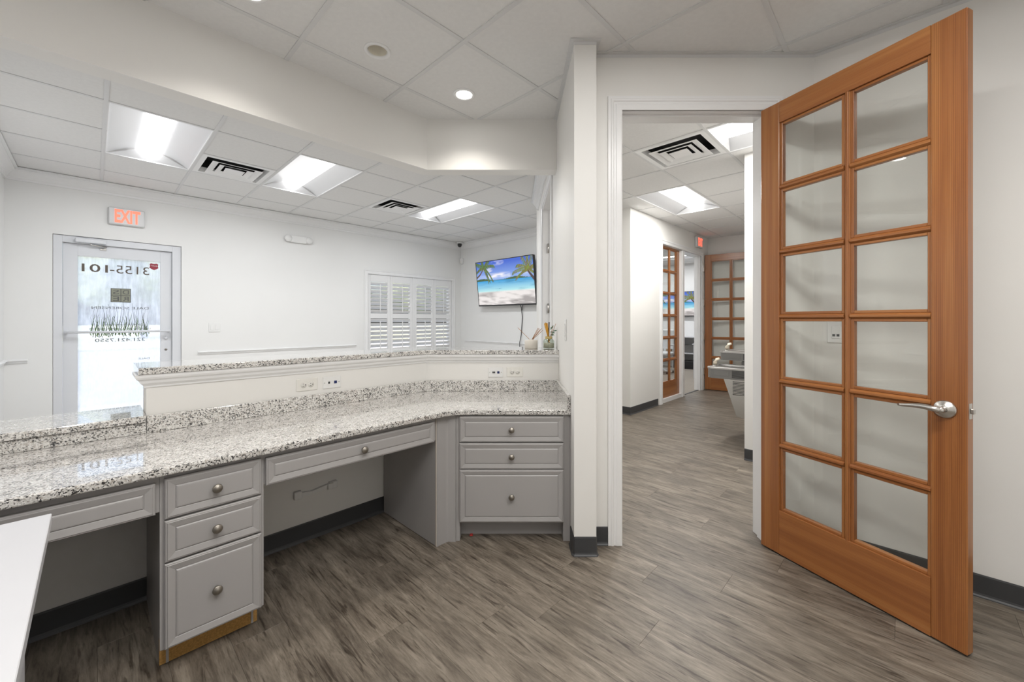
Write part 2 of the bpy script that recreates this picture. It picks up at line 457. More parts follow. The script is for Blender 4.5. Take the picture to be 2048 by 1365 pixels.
# partition that ends beside the counter, with the lobby side door
wp = MB(FW)
wp.box(.331, .449, 2.157, 3.37, 0, HT); wp.box(.331, .449, 3.37, 4.35, 2.45, HT); wp.box(.331, .449, 4.35, 5.10, 0, HT)
wall('wall_partition', wp, 'wall', 'end of white partition wall beside the granite counter')
wall('wall_link', MB(FU).box(3.86, 5.02, 3.19, 3.305, 0, HT))
# wall with the wood door opening
wd_ = MB(FW)
wd_.box(.449, .593, 2.263, 2.40, 0, HT); wd_.box(1.45, 1.80, 2.263, 2.40, 0, HT); wd_.box(.593, 1.45, 2.263, 2.40, 2.44, HT)
wall('wall_doorway', wd_, 'wall', 'white wall around the hall doorway')
wall('wall_right', MB(FU).box(2.80, 2.92, -1.75, .44, 0, HT), 'wall', 'white wall behind the open wood door')
wall('wall_back', MB(FU).box(-1.75, 2.92, -1.75, -1.62, 0, HT))
wall('wall_left', MB(FU).box(-1.75, -1.62, -1.75, 2.60, 0, HT))
# knee wall under the counter and header above
def K(w, Y, uL, XR, fillet=0.0):
    X = (Y * cu - w) / su                      # fold: where w-line meets Y-line
    a = uw(uL, w); f_ = (X, Y); c = (XR, Y)
    if fillet <= 0: return [a, f_, c]
    p = (f_[0] - cu * fillet, f_[1] - su * fillet); q = (f_[0] + fillet, f_[1]); pts = [a]
    for i in range(7):
        t = i / 6; pts.append(tuple((1 - t) ** 2 * p[j] + 2 * t * (1 - t) * f_[j] + t * t * q[j] for j in (0, 1)))
    return pts + [c]
KW, KY = 2.45, 2.89
kw = MB(FW)
kw.sweep(K(KW, KY, .165, .331), [(0, 0), (0, 1.012), (-.15, 1.012), (-.15, 0)])
kw.sweep([uw(-1.62, KW), uw(.165, KW)], [(0, 0), (0, .80), (-.15, .80), (-.15, 0)])
wall('wall_knee', kw, 'wall', 'low white wall carrying the granite counter ledges')
hd = MB(FW); hd.sweep(K(2.535, 2.996, -1.62, .331), [(0, 2.368), (0, HT), (-.115, HT), (-.115, 2.368)])
wall('wall_header', hd, 'wall', 'white soffit header folded above the counter opening')
# lobby
we = MB(FU)
EW = 6.25
we.box(-.72, -.29, EW, EW + .16, 0, HT); we.box(-.29, .738, EW, EW + .16, 2.14, HT); we.box(.738, 3.09, EW, EW + .16, 0, HT)
we.box(3.09, 4.80, EW, EW + .16, 2.01, HT); we.box(3.09, 4.80, EW, EW + .16, 0, .62); we.box(4.80, 5.14, EW, EW + .16, 0, HT)
wall('wall_entrance', we, 'wall_cool', 'white lobby wall with exit door and shuttered window')
wall('wall_television', MB(FU).box(5.02, 5.14, 3.19, EW, 0, HT), 'wall_cool', 'white lobby wall carrying the beach television')
wall('wall_lobby', MB(FU).box(-.72, -.60, 2.60, EW, 0, HT), 'wall_cool')
# hall
wh = MB(FU)
wh.box(4.925, 5.838, 2.592, 2.712, 0, HT); wh.box(5.838, 7.60, 2.592, 2.712, 2.41, HT); wh.box(7.60, 7.86, 2.592, 2.712, 0, HT)
wall('wall_hall', wh, 'wall', 'white hall wall beside the glazed wood sidelight')
wall('wall_return', MB(FU).box(4.925, 5.02, 2.712, 3.19, 0, HT))
wall('wall_corner', MB(FU).box(4.065, 4.18, -1.35, 1.028, 0, HT), 'wall', 'white wall end in the hall with dark rubber base')
wr = MB(FU); wr.box(4.18, 7.86, .91, 1.028, 0, HT)
wall('wall_fountain', wr, 'wall', 'white hall wall behind the drinking fountains')
wall('wall_end', MB(FU).box(7.86, 7.98, .91, 2.712, 0, HT), 'wall', 'white wall closing the hall')
wall('wall_side', MB(FU).box(2.92, 4.18, -1.47, -1.35, 0, HT))
# office behind the hall
wall('wall_office_end', MB(FU).box(10.9, 11.0, 2.6, 6.3, 0, HT), 'wall_cool', 'white far wall of the office with a television')
wall('wall_office_side', MB(FU).box(7.98, 10.9, 2.592, 2.712, 0, HT), 'wall_cool')
wall('wall_office_rear', MB(FU).box(5.14, 10.9, 6.2, 6.3, 0, HT), 'wall_cool')

# ---- ceilings: lay-in tiles and grid, clipped to the rooms
def clip(poly, a, b, c):
    """keep a*u+b*w <= c"""
    out = []
    for i in range(len(poly)):
        p, q = poly[i], poly[(i + 1) % len(poly)]
        dp, dq = a * p[0] + b * p[1] - c, a * q[0] + b * q[1] - c
        if dp <= 1e-9: out.append(p)
        if (dp < -1e-9 and dq > 1e-9) or (dp > 1e-9 and dq < -1e-9):
            t = dp / (dp - dq); out.append((p[0] + (q[0] - p[0]) * t, p[1] + (q[1] - p[1]) * t))
    return out
def le_u(c): return (1, 0, c)
def ge_u(c): return (-1, 0, -c)
def le_w(c): return (0, 1, c)
def ge_w(c): return (0, -1, -c)
def le_X(c): return (cu, -su, c)
def ge_X(c): return (-cu, su, -c)
def le_Y(c): return (su, cu, c)
def ge_Y(c): return (-su, -cu, -c)
HOLES = [(1.699, 2.083), (1.091, 2.089), (.490, 2.12)]
def holed(mb, p, c, r):
    """tile with a round cut-out"""
    ang = sorted([2 * math.pi * i / 32 for i in range(32)] + [math.atan2(q[1] - c[1], q[0] - c[0]) % (2 * math.pi) for q in p])
    vs_ = []; n = len(ang)
    for a in ang:
        dx, dy = math.cos(a), math.sin(a); best = None
        for i in range(len(p)):
            q, s = p[i], p[(i + 1) % len(p)]; ex, ey = s[0] - q[0], s[1] - q[1]; det = dx * -ey + dy * ex
            if abs(det) < 1e-12: continue
            t = ((q[0] - c[0]) * -ey + (q[1] - c[1]) * ex) / det; k = (dx * (q[1] - c[1]) - dy * (q[0] - c[0])) / det
            if t > 0 and -1e-6 <= k <= 1 + 1e-6 and (best is None or t < best): best = t
        vs_ += [(c[0] + dx * best, c[1] + dy * best, HC + .004), (c[0] + dx * r, c[1] + dy * r, HC + .004), (c[0] + dx * r, c[1] + dy * r, HC + .016), (c[0] + dx * best, c[1] + dy * best, HC + .016)]
    fs = []
    for i in range(n):
        j = (i + 1) % n
        for k in range(4): fs.append((i * 4 + k, i * 4 + (k + 1) % 4, j * 4 + (k + 1) % 4, j * 4 + k))
    mb.add(vs_, fs)
FT1 = (1.375 - 2.5 * .6096, 1.685 - 3 * .6096); FT2 = (1.375 - .5 * .6096, 1.685 - 3 * .6096)  # troffers added out of view to raise the reception room's brightness
def ceiling(name, u0, w0, regions, skip, rng, label):
    root = put(name, None, FU, (0, 0, HC)); struct(root, label)
    S = .6096; HW = .012
    ub, wb = rng
    for i in range(-14, 20):
        for j in range(-12, 14):
            ua, wa = u0 + i * S, w0 + j * S
            if ua > ub[1] or ua + S < ub[0] or wa > wb[1] or wa + S < wb[0]: continue
            cu_, cw_ = ua + S / 2, wa + S / 2
            if any(abs(cu_ - s[0]) < s[2] and abs(cw_ - s[1]) < s[3] for s in skip): continue
            polys = []
            for rg in regions:
                p = [(ua + .008, wa + .008), (ua + S - .008, wa + .008), (ua + S - .008, wa + S - .008), (ua + .008, wa + S - .008)]
                for h in rg:
                    p = clip(p, *h)
                    if len(p) < 3: break
                if len(p) >= 3:
                    ar = abs(sum(p[a][0] * p[(a + 1) % len(p)][1] - p[(a + 1) % len(p)][0] * p[a][1] for a in range(len(p)))) / 2
                    if ar > 1e-3: polys.append(p)
            if polys:
                mb = MB(FU)
                hole = [h for h in HOLES if name == 'ceiling' and ua < h[0] < ua + S and wa < h[1] < wa + S]
                for p in polys:
                    if hole and len(polys) == 1: holed(mb, p, hole[0], .052)
                    else: mb.prism(p, 2, HC + .004, HC + .016)
                mb.build('ceiling_tile', M['tile'], root)
    def bar(p, q, z0):
        # p->q axis aligned in FU
        for rg in regions:
            (a, b), (c, d) = p, q
            quad = [(a - HW, b), (a + HW, b), (c + HW, d), (c - HW, d)] if abs(a - c) < 1e-6 else [(a, b - HW), (c, b - HW), (c, d + HW), (a, d + HW)]
            for h in rg:
                quad = clip(quad, *h)
                if len(quad) < 3: break
            if len(quad) >= 3:
                ar = abs(sum(quad[a][0] * quad[(a + 1) % len(quad)][1] - quad[(a + 1) % len(quad)][0] * quad[a][1] for a in range(len(quad)))) / 2
                if ar > 1.5e-3:
                    MB(FU).prism(quad, 2, z0, HC + .0045).build('grid_runner', M['tbar'], root)
    for i in range(-14, 20):
        ua = u0 + i * S
        if not ub[0] <= ua <= ub[1]: continue
        segs = [(wb[0], wb[1])]
        for s in skip:
            if s[2] > .35 and abs(ua - s[0]) < .1:
                segs = [x for a, b in segs for x in (((a, s[1] - .29), (s[1] + .29, b)) if s[1] - .29 > a and s[1] + .29 < b else ((a, b),))]
        for a, b in segs: bar((ua, a), (ua, b), HC - .0012)
    for j in range(-12, 14):
        wa = w0 + j * S
        if not wb[0] <= wa <= wb[1]: continue
        segs = [(ub[0], ub[1])]
        for s in skip:                                     # no runner across a long fixture
            if s[3] > .35 and abs(wa - s[1]) < .1:
                ns = []
                for a, b in segs:
                    if s[0] - .29 > a and s[0] + .29 < b: ns += [(a, s[0] - .29), (s[0] + .29, b)]
                    else: ns.append((a, b))
                segs = ns
        for a, b in segs: bar((a, wa), (b, wa), HC)
    # plenum lid so no daylight leaks between tiles
    mb = MB(FU); mb.box(ub[0], ub[1], wb[0], wb[1], HC + .30, HC + .32); mb.build('deck', M['under'], root)
    return root
front_regs = [[le_X(.39), le_Y(3.05), le_w(2.59), ge_u(-1.68), ge_w(-1.68), le_u(2.86)], [ge_X(.39), le_Y(2.33), le_u(2.86), ge_w(-1.68)]]
ceil_f = ceiling('ceiling', 1.375, 1.685, front_regs, [(*FT1, .29, .6), (*FT2, .29, .6)], ((-1.7, 2.9), (-1.7, 3.1)), 'white tile ceiling of the reception room')
S_ = .6096
LU, LW = .06, 3.885
T1 = (LU + .5 * S_, LW + S_); T2 = (LU + 2.5 * S_, LW + S_); T3 = (LU + 5.5 * S_, LW + S_)
D1 = (LU + 1.5 * S_, LW + 1.5 * S_); D2 = (LU + 4.5 * S_, LW + 1.5 * S_)
lobby_regs = [[ge_w(3.25), ge_u(-.66), le_u(5.08), le_w(6.33)], [le_w(3.25), ge_w(2.59), le_X(.39), ge_u(-.66)], [le_w(2.59), ge_Y(3.05), le_X(.39)]]
ceil_l = ceiling('ceiling_lobby', LU, LW, lobby_regs, [(*T1, .29, .6), (*T2, .29, .6), (*T3, .29, .6), (*D1, .2, .2), (*D2, .2, .2)], ((-.66, 5.1), (1.4, 6.34)), 'white tile ceiling of the lobby')
HU, HW_ = 3.925, 1.725
TH1 = (HU + 2 * S_, HW_ + .5 * S_); TH2 = (HU - .5 * S_, HW_ - 2 * S_); DH = (HU - .5 * S_, HW_ - .5 * S_)
hall_regs = [[ge_X(.39), ge_Y(2.33), le_u(4.12), le_w(3.25), ge_w(-1.41), ge_u(2.86)], [ge_X(.39), ge_Y(2.33), le_u(2.86), le_w(3.25)],
             [ge_u(4.12), le_u(4.97), ge_w(.97), le_w(3.25), ge_X(.39)], [ge_u(4.97), le_u(7.92), ge_w(.97), le_w(2.65)]]
ceil_h = ceiling('ceiling_hall', HU, HW_, hall_regs, [(*TH1, .6, .29), (*TH2, .29, .6), (*DH, .2, .2)], ((1.6, 7.95), (-1.42, 3.26)), 'white tile ceiling of the hall')
OT1 = (6.9 + .3048, 3.6 + S_); OT2 = (6.9 + .3048 + 4 * S_, 3.6 + S_)  # added office troffers, out of view, to light that room
ceil_o = ceiling('ceiling_office', 6.9, 3.6, [[ge_u(5.08), le_u(10.95), ge_w(2.65), le_w(6.25)]], [(*OT1, .29, .6), (*OT2, .29, .6)], ((5.08, 10.96), (2.65, 6.26)), 'white tile ceiling of the office')
# wall angle along the front room ceiling edge
wa = MB(FW)
ANG = [(0, HC + .003), (.022, HC + .003), (.022, HC - .0012), (.0015, HC - .0012), (.0015, HC - .018), (0, HC - .018)]
wa.sweep([(.331, 2.996), (.331, 2.157), (.449, 2.157), (.449, 2.263), (1.688, 2.263), uw(2.80, -1.62)], ANG)
wa.build('wall_angle', M['tbar'], ceil_f)

# ---- crown, chair rails, casings, bases
def crown(pts, name, label=None):
    pr = [(0, 2.625), (.012, 2.625), (.014, 2.645), (.022, 2.652), (.030, 2.672), (.060, 2.708), (.072, 2.716), (.074, 2.728), (.092, 2.730), (.092, HC - .0005), (0, HC - .0005)]
    return struct(MB(FW).sweep(pts, pr).build(name, M['trim']), label)
crown([uw(-.60, 2.66), uw(-.60, EW), uw(5.02, EW), uw(5.02, 3.32)], 'trim_crown', 'white crown moulding around the lobby ceiling')
crown([(.331, 5.10), (.331, 3.115)], 'trim_crown_side', 'white crown moulding over the lobby side door')
RAIL = [(0, .828), (.010, .828), (.012, .842), (.020, .848), (.027, .853), (.027, .862), (.018, .867), (0, .867)]
struct(MB(FW).sweep([uw(.895, EW), uw(2.896, EW)], RAIL).build('trim_chair_rail', M['trim']), 'white chair rail between exit door and shutters')
struct(MB(FW).sweep([uw(-.60, 3.0), uw(-.60, EW), uw(-.452, EW)], RAIL).build('trim_chair_rail_corner', M['trim']), 'short white chair rail in the lobby corner')
struct(MB(FW).sweep([uw(5.02, 6.11), uw(5.02, 4.0)], RAIL).build('trim_chair_rail_screen', M['trim']), 'white chair rail below the lobby television')
def casing(fr, x0, x1, zt, yf, name, label=None, wdt=.078, zb=0.0, sgn=-1):
    prof = [(0, 0), (0, .012), (.006, .014), (.030, .014), (.036, .010), (.044, .010), (.050, .016), (.058, .016), (.064, .012), (wdt, .012), (wdt, 0)]
    mb = MB(fr); m = len(prof); vs_ = []
    for st in range(4):
        for q, p in prof:
            x = x0 - q if st < 2 else x1 + q
            z = zb if st in (0, 3) else zt + q
            vs_.append((x, yf + sgn * p, z))
    fs = []
    for i in range(3):
        for k in range(m - 1): fs.append((i * m + k, i * m + k + 1, (i + 1) * m + k + 1, (i + 1) * m + k))
    mb.add(vs_, fs)
    return struct(mb.build(name, M['trim']), label)
casing(FW, .613, 1.43, 2.425, 2.263, 'trim_casing', 'white fluted casing around the hall doorway')
# jamb lining and stops of the hall doorway
jm = MB(FW)
jm.box(.593, .613, 2.258, 2.405, 0, 2.425); jm.box(1.43, 1.45, 2.258, 2.405, 0, 2.425); jm.box(.593, 1.45, 2.258, 2.405, 2.425, 2.445)
jm.box(.613, .625, 2.305, 2.345, 0, 2.413); jm.box(1.418, 1.43, 2.305, 2.345, 0, 2.413); jm.box(.613, 1.43, 2.305, 2.345, 2.413, 2.425)
struct(jm.build('trim_jamb', M['trim']), 'white jamb lining of the hall doorway')
# lobby side door casing (on the partition, facing the lobby)
FX = (-math.pi / 2, 0, 0)                         # x = -Y, y = X
casing(FX, -4.35, -3.37, 2.45, .331, 'trim_casing_lobby', 'white casing of the side door beyond the counter')
jl = MB(FW); jl.box(.328, .452, 4.33, 4.35, 0, 2.45); jl.box(.328, .452, 3.37, 3.39, 0, 2.45); jl.box(.328, .452, 3.39, 4.33, 2.43, 2.45)
jl.box(.40, .44, 4.318, 4.33, 0, 2.43)
sj = struct(jl.build('trim_jamb_lobby', M['trim']), 'white jamb of the side door beyond the counter')
for z in (2.02, 1.38): MB(FW).lathe([(.006, -.05), (.008, -.05), (.008, .05), (.006, .05)], (.386, 4.322, z), 2, 8).build('hinge', M['nickel'], sj)

BASE = [(0, 0), (.014, 0), (.013, .004), (.008, .010), (.006, .018), (.005, .095), (.003, .101), (0, .101)]
def baseb(name, pts, label=None): return struct(MB(FW).sweep(pts, BASE).build(name, M['base']), label)
baseb('baseboard_partition', [(.331, 2.27), (.331, 2.165), (.336, 2.157), (.444, 2.157), (.449, 2.165), (.449, 2.263), (.534, 2.263)], 'dark grey rubber base wrapped around the partition end')
baseb('baseboard_right', [(1.512, 2.263), (1.688, 2.263), uw(2.80, -1.62)], 'black rubber base behind the open wood door')
baseb('baseboard_knee', [uw(-1.62, KW), uw(.18, KW)], 'black rubber base under the counter kneehole beyond the drawers')
baseb('baseboard_kneehole', [uw(.47, KW), uw(1.33, KW)], 'black rubber base under the middle counter kneehole')
baseb('baseboard_hall', [uw(4.925, 3.15), uw(4.925, 2.592), uw(5.76, 2.592)], 'dark grey rubber base at the hall corner')
baseb('baseboard_fountain', [uw(4.065, -1.30), uw(4.065, 1.028)][::-1], 'dark grey rubber base on the wall end in the hall')
baseb('baseboard_end', [uw(7.86, 2.592), uw(7.86, 1.05)], 'dark rubber base behind the far wood door')

# ================================================================== DOORS AND WINDOWS
def rail_box(mb, x0, x1, y0, y1, z0, z1): return mb.box(x0, x1, y0, y1, z0, z1, .003)
def french_door(name, fr, z0, label, Wd=.812, Hd=2.412, t=.044, lever=False, at0=(0, 0), first=0):
    """two by six glazed wood door, hinge at local x = 0, seen face at y = 0"""
    X, Y = at0
    root = put(name, None, fr, (X, Y, z0)); struct(root, label)
    st = .103; rb, rt = .232, 2.300; mid = Wd / 2 + .012
    def part(nm, mb, mt): return mb.build(nm, M[mt], root)
    part('stile', MB(fr).box(X, X + st, Y, Y + t, z0, z0 + Hd, .003), 'wood_v')
    part('stile', MB(fr).box(X + Wd - st, X + Wd, Y, Y + t, z0, z0 + Hd, .003), 'wood_v')
    part('rail', MB(fr).box(X + st, X + Wd - st, Y, Y + t, z0, z0 + rb, .001), 'wood_h')
    part('rail', MB(fr).box(X + st, X + Wd - st, Y, Y + t, z0 + rt, z0 + Hd, .001), 'wood_h')
    gx = [(X + st, mid + X - .012), (mid + X + .012, X + Wd - st)]
    zs = [z0 + rb + (rt - rb) * i / 6 for i in range(7)]
    # muntin bars with a small moulded section
    pv = [(-.012, .010), (-.006, .002), (-.004, 0), (.004, 0), (.006, .002), (.012, .010), (.012, t - .010), (.006, t - .002), (-.006, t - .002), (-.012, t - .010)]
    part('muntin', MB(fr).prism([(X + mid + a, Y + b) for a, b in pv], 2, z0 + rb, z0 + rt), 'wood_v')
    for i in range(1, 6):
        for a, b in gx:
            part('muntin', MB(fr).prism([(Y + q, zs[i] + p) for p, q in pv], 0, a, b), 'wood_h')
    # sticking bead round each light and the pane itself
    for i in range(6):
        for a, b in gx:
            za = zs[i] + (.012 if i else 0); zb = zs[i + 1] - (.012 if i < 5 else 0)
            bd = .013
            mb = MB(fr)
            for (x0, x1, q0, q1) in ((a, a + bd, za, zb), (b - bd, b, za, zb)):
                mb.box(x0, x1, Y + .009, Y + t - .009, q0, q1, .002)
            part('glazing_bead', mb, 'wood_v')
            mb = MB(fr)
            mb.box(a + bd, b - bd, Y + .0095, Y + t - .0095, za, za + bd, .002); mb.box(a + bd, b - bd, Y + .0095, Y + t - .0095, zb - bd, zb, .002)
            part('glazing_bead', mb, 'wood_h')
            part('pane', MB(fr).box(a + bd - .003, b - bd + .003, Y + t / 2 - .002, Y + t / 2 + .002, za + bd - .003, zb - bd + .003), 'glass')
    if lever:
        for sd in (0, 1):
            yb = Y if sd == 0 else Y + t; s = -1 if sd == 0 else 1
            kx, kz = X + .751, z0 + .905
            mb = MB(fr); mb.lathe([(.034, 0), (.034, .004), (.030, .008), (.022, .010), (.020, .013), (.0, .014)][::1], (kx, yb, kz), 1, 28) if sd == 0 else \
                mb.lathe([(.034, 0), (.034, -.004), (.030, -.008), (.022, -.010), (.020, -.013), (.0, -.014)], (kx, yb, kz), 1, 28)
            rs = part('rose', mb, 'nickel')
            mb = MB(fr); y1 = yb + s * .044
            mb.tube([(kx, yb + s * .010, kz), (kx, yb + s * .030, kz), (kx, y1 + s * .004, kz)], .0125, 14)
            pts = [(kx + .004, y1, kz)] + [(kx - .122 * q, y1 + s * (.006 * math.sin(q * 3)), kz + .006 * math.sin(q * 4.2) - .002 * q + .006 * q * q) for q in (.15, .3, .45, .6, .75, .9, 1.0)]
            mb.tube(pts, .0125, 12, .0055)
            o = mb.build('lever', M['nickel'], root)
        lt = part('latch_plate', MB(fr).box(X + Wd - .0005, X + Wd + .0015, Y + .011, Y + .033, z0 + .878, z0 + .936, .0005), 'nickel')
        MB(fr).box(X + Wd + .0015, X + Wd + .012, Y + .017, Y + .029, z0 + .898, z0 + .917, .002).build('latch_bolt', M['nickel'], lt)
    return root

D_ANG = math.atan2(-.92750, .37383)
FD = (D_ANG, 1.3845, 2.2542)
d2 = french_door('door_2', FD, .008, 'large open wood door with ten glass panes and a lever handle', lever=True)
d2['label'] = 'large open fir door with glass panes and nickel lever'
# leaf at the end of the hall, folded open against the end wall
hx, hy = uw(7.655, 2.575); tx, ty = uw(7.765, 1.775)
FD2 = (math.atan2(ty - hy, tx - hx), hx, hy)
french_door('door_3', FD2, .008, 'open fir door with glass panes at the end of the hall')
# fixed sidelight in the hall wall
french_door('window_2', FU, .058, 'narrow fixed fir sidelight with glass panes in the hall wall', Wd=.738, Hd=2.327, t=.04, at0=(5.916, 2.635))
sl = MB(FU)
sl.box(5.838, 5.916, 2.60, 2.705, 0, 2.41); sl.box(6.654, 6.77, 2.60, 2.705, 0, 2.41); sl.box(7.50, 7.60, 2.60, 2.705, 0, 2.41)
sl.box(5.916, 6.654, 2.60, 2.705, 2.386, 2.41); sl.box(6.77, 7.50, 2.60, 2.705, 2.386, 2.41); sl.box(5.916, 6.654, 2.60, 2.705, 0, .058)
sl.box(6.77, 6.782, 2.64, 2.68, 0, 2.386); sl.box(7.488, 7.50, 2.64, 2.68, 0, 2.386)
sl_o = struct(sl.build('trim_sidelight', M['trim']), 'white frame around hall sidelight and office doorway')
casing(FU, 5.90, 7.53, 2.392, 2.592, 'trim_casing_hall', 'white casing around sidelight and office doorway', .075)
MB(FU).box(6.672, 6.752, 2.588, 2.60, 0, 2.39, .003).build('post_cover', M['trim'], sl_o)
for z in (2.175, 1.563, .951, .339):
    MB(FU).box(7.575, 7.645, 2.560, 2.577, z - .055, z + .055, .003).build('hinge', M['nickel'], sl_o)

# ---- exit door of the lobby
ex = put('door_1', None, FU, (.22, EW, 0)); struct(ex, 'white glazed exit door with lettered foggy glass and push bar')
fr_ = MB(FU)
fr_.box(-.288, -.224, EW + .02, EW + .12, 0, 2.138, .002); fr_.box(.655, .736, EW + .02, EW + .12, 0, 2.138, .002); fr_.box(-.224, .655, EW + .02, EW + .12, 2.068, 2.138, .002)
fr_.build('frame', M['alu'], ex)
lf_ = MB(FU); y0, y1 = EW + .055, EW + .095
lf_.box(-.221, -.115, y0, y1, .012, 2.064, .002); lf_.box(.549, .652, y0, y1, .012, 2.064, .002); lf_.box(-.115, .549, y0, y1, 1.938, 2.064, .002); lf_.box(-.115, .549, y0, y1, .012, .22, .002)
lf_.build('leaf', M['alu'], ex)
gl = MB(FU).box(-.117, .551, EW + .072, EW + .078, .218, 1.940).build('pane', M['wetglass'], ex)
YG = EW + .0705
add_text(MB(FU), '3155-', .128, .452, 1.776, 1.866, YG, True).build('number_lettering', M['decal'], gl, fix=False)
add_text(MB(FU), '101', -.087, .112, 1.776, 1.862, YG, True, .012).build('number_lettering', M['decal'], gl, fix=False)
lg = MB(FU)
lg.box(.133, .297, YG - .001, YG + .001, 1.452, 1.608)
lgo = lg.build('logo_panel', M['decal2'], gl)
for i, (a, b) in enumerate([(0, 1), (1, 1), (0, 0), (1, 0)]):
    ua = .139 + a * .079; za = 1.458 + b * .075
    tl = MB(FU).box(ua, ua + .073, YG - .0022, YG - .001, za, za + .069).build('logo_tile', M['olive'], lgo)
    add_text(MB(FU), 'SDER'[i], ua + .012, ua + .061, za + .010, za + .059, YG - .0026, True).build('logo_letter', M['decal2'], lgo, fix=False)
for s, a, b, c, d, bd in [('DALE SORENSEN', -.013, .447, 1.376, 1.404, 0), ('J. DALE SORENSEN', .06, .40, 1.19, 1.206, 0), ('LICENSED REAL ESTATE BROKER', -.035, .463, 1.148, 1.164, 0),
                          ('321.421.7550', .013, .416, 1.014, 1.050, 0), ('DALE', .36, .455, .80, .82, 0)]:
    add_text(MB(FU), s, a, b, c, d, YG, True, bd).build('lettering', M['decal2'], gl, fix=False)
random.seed(3)
for m_, cnt in (('reed', 40), ('reed2', 26)):
    gr = MB(FU)
    for i in range(cnt):
        x = -.015 + .46 * (i + random.random()) / cnt; zb_ = 1.06 + .05 * random.random()
        if m_ == 'reed2': h_, wd0 = .24 + .11 * random.random(), .0024
        else: h_, wd0 = .10 + .14 * random.random(), .0038
        ph = random.random() * 6; pts = []
        for q in range(9):
            t = q / 8; pts.append((x + .010 * math.sin(ph + t * 5) + (random.random() - .5) * .006, zb_ + h_ * t, wd0 * (1 - .7 * t)))
        vs_ = []
        for a, z, w_ in pts: vs_ += [(a - w_, YG - .0003, z), (a + w_, YG - .0003, z)]
        gr.add(vs_, [(2 * q, 2 * q + 1, 2 * q + 3, 2 * q + 2) for q in range(8)])
        if m_ == 'reed':
            for s_ in (-1, 1):
                zz_ = zb_ + h_ * (.3 + .5 * random.random())
                gr.add([(x, YG - .0005, zz_), (x + s_ * .012, YG - .0005, zz_ + .03), (x + s_ * .004, YG - .0005, zz_ + .012)], [(0, 1, 2)])
    o = gr.build('etched_reeds', M[m_], gl, fix=False); o['kind'] = 'stuff'
sh = [(.455, 1.905), (.468, 1.918), (.494, 1.912), (.520, 1.918), (.533, 1.905), (.528, 1.885), (.535, 1.865), (.515, 1.850), (.494, 1.840), (.473, 1.850), (.453, 1.865), (.460, 1.885)]
so = MB(FU).prism([(a, b) for a, b in sh], 1, YG - .001, YG).build('alarm_sticker', M['shield'], gl)
add_text(MB(FU), 'SECURITY', .466, .522, 1.882, 1.894, YG - .0015, True).build('sticker_lettering', M['white'], so, fix=False)
pb = MB(FU); pb.tube([(-.205, EW - .02, 1.125), (.632, EW - .02, 1.125)], .0125, 12)
po = pb.build('push_bar', M['alu'], ex)
for x in (-.196, .622): MB(FU).box(x - .012, x + .012, EW - .025, EW + .056, 1.112, 1.138, .003).build('bracket', M['alu'], po)
cl = MB(FU).box(-.133, .10, EW - .03, EW + .02, 2.075, 2.118, .006).build('door_closer', M['alu'], ex)
ca = MB(FU); ca.tube([(-.02, EW - .005, 2.072), (-.02, EW - .005, 2.058), (.10, EW + .03, 2.05)], .006, 8); ca.tube([(.10, EW + .03, 2.05), (.07, EW + .05, 2.03)], .006, 8)
ca.build('closer_arm', M['nickel'], cl)
MB(FU).box(.05, .10, EW + .046, EW + .056, 2.015, 2.035, .002).build('closer_shoe', M['nickel'], cl)
MB(FU).lathe([(.016, 0), (.018, .012), (.012, .02), (0, .022)], (.60, EW + .055, 1.042), 1, 16).build('thumb_turn', M['alu'], ex)
MB(FU).lathe([(.012, 0), (.012, .006), (0, .008)], (.60, EW + .055, .905), 1, 14).build('lock_cylinder', M['pewter'], ex)
struct(MB(FU).box(-.29, .738, EW + .02, EW + .12, -.06, .010, .003).build('trim_sill', M['nickel']))

# ---- window with plantation shutters
wn = put('window_1', None, FU, (3.945, EW, .62)); struct(wn, 'lobby window with white plantation shutters')
fm = MB(FU)
for a, b, c, d in ((3.09, 3.12, .62, 2.01), (4.77, 4.80, .62, 2.01), (3.12, 4.77, 1.98, 2.01), (3.12, 4.77, .62, .66), (3.93, 3.96, .66, 1.98)): fm.box(a, b, EW + .09, EW + .14, c, d, .002)
fm.build('frame', M['trim'], wn)
MB(FU).box(3.12, 3.93, EW + .112, EW + .118, .66, 1.98).build('pane', M['glass'], wn)
MB(FU).box(3.96, 4.77, EW + .112, EW + .118, .66, 1.98).build('pane', M['glass'], wn)
casing(FU, 3.096, 4.80, 2.006, EW, 'trim_window', 'white casing around the shuttered window', .062, .60)
st_ = MB(FU).box(3.02, 4.87, EW - .04, EW + .06, .585, .612, .004); st_.build('sill', M['trim'], wn)
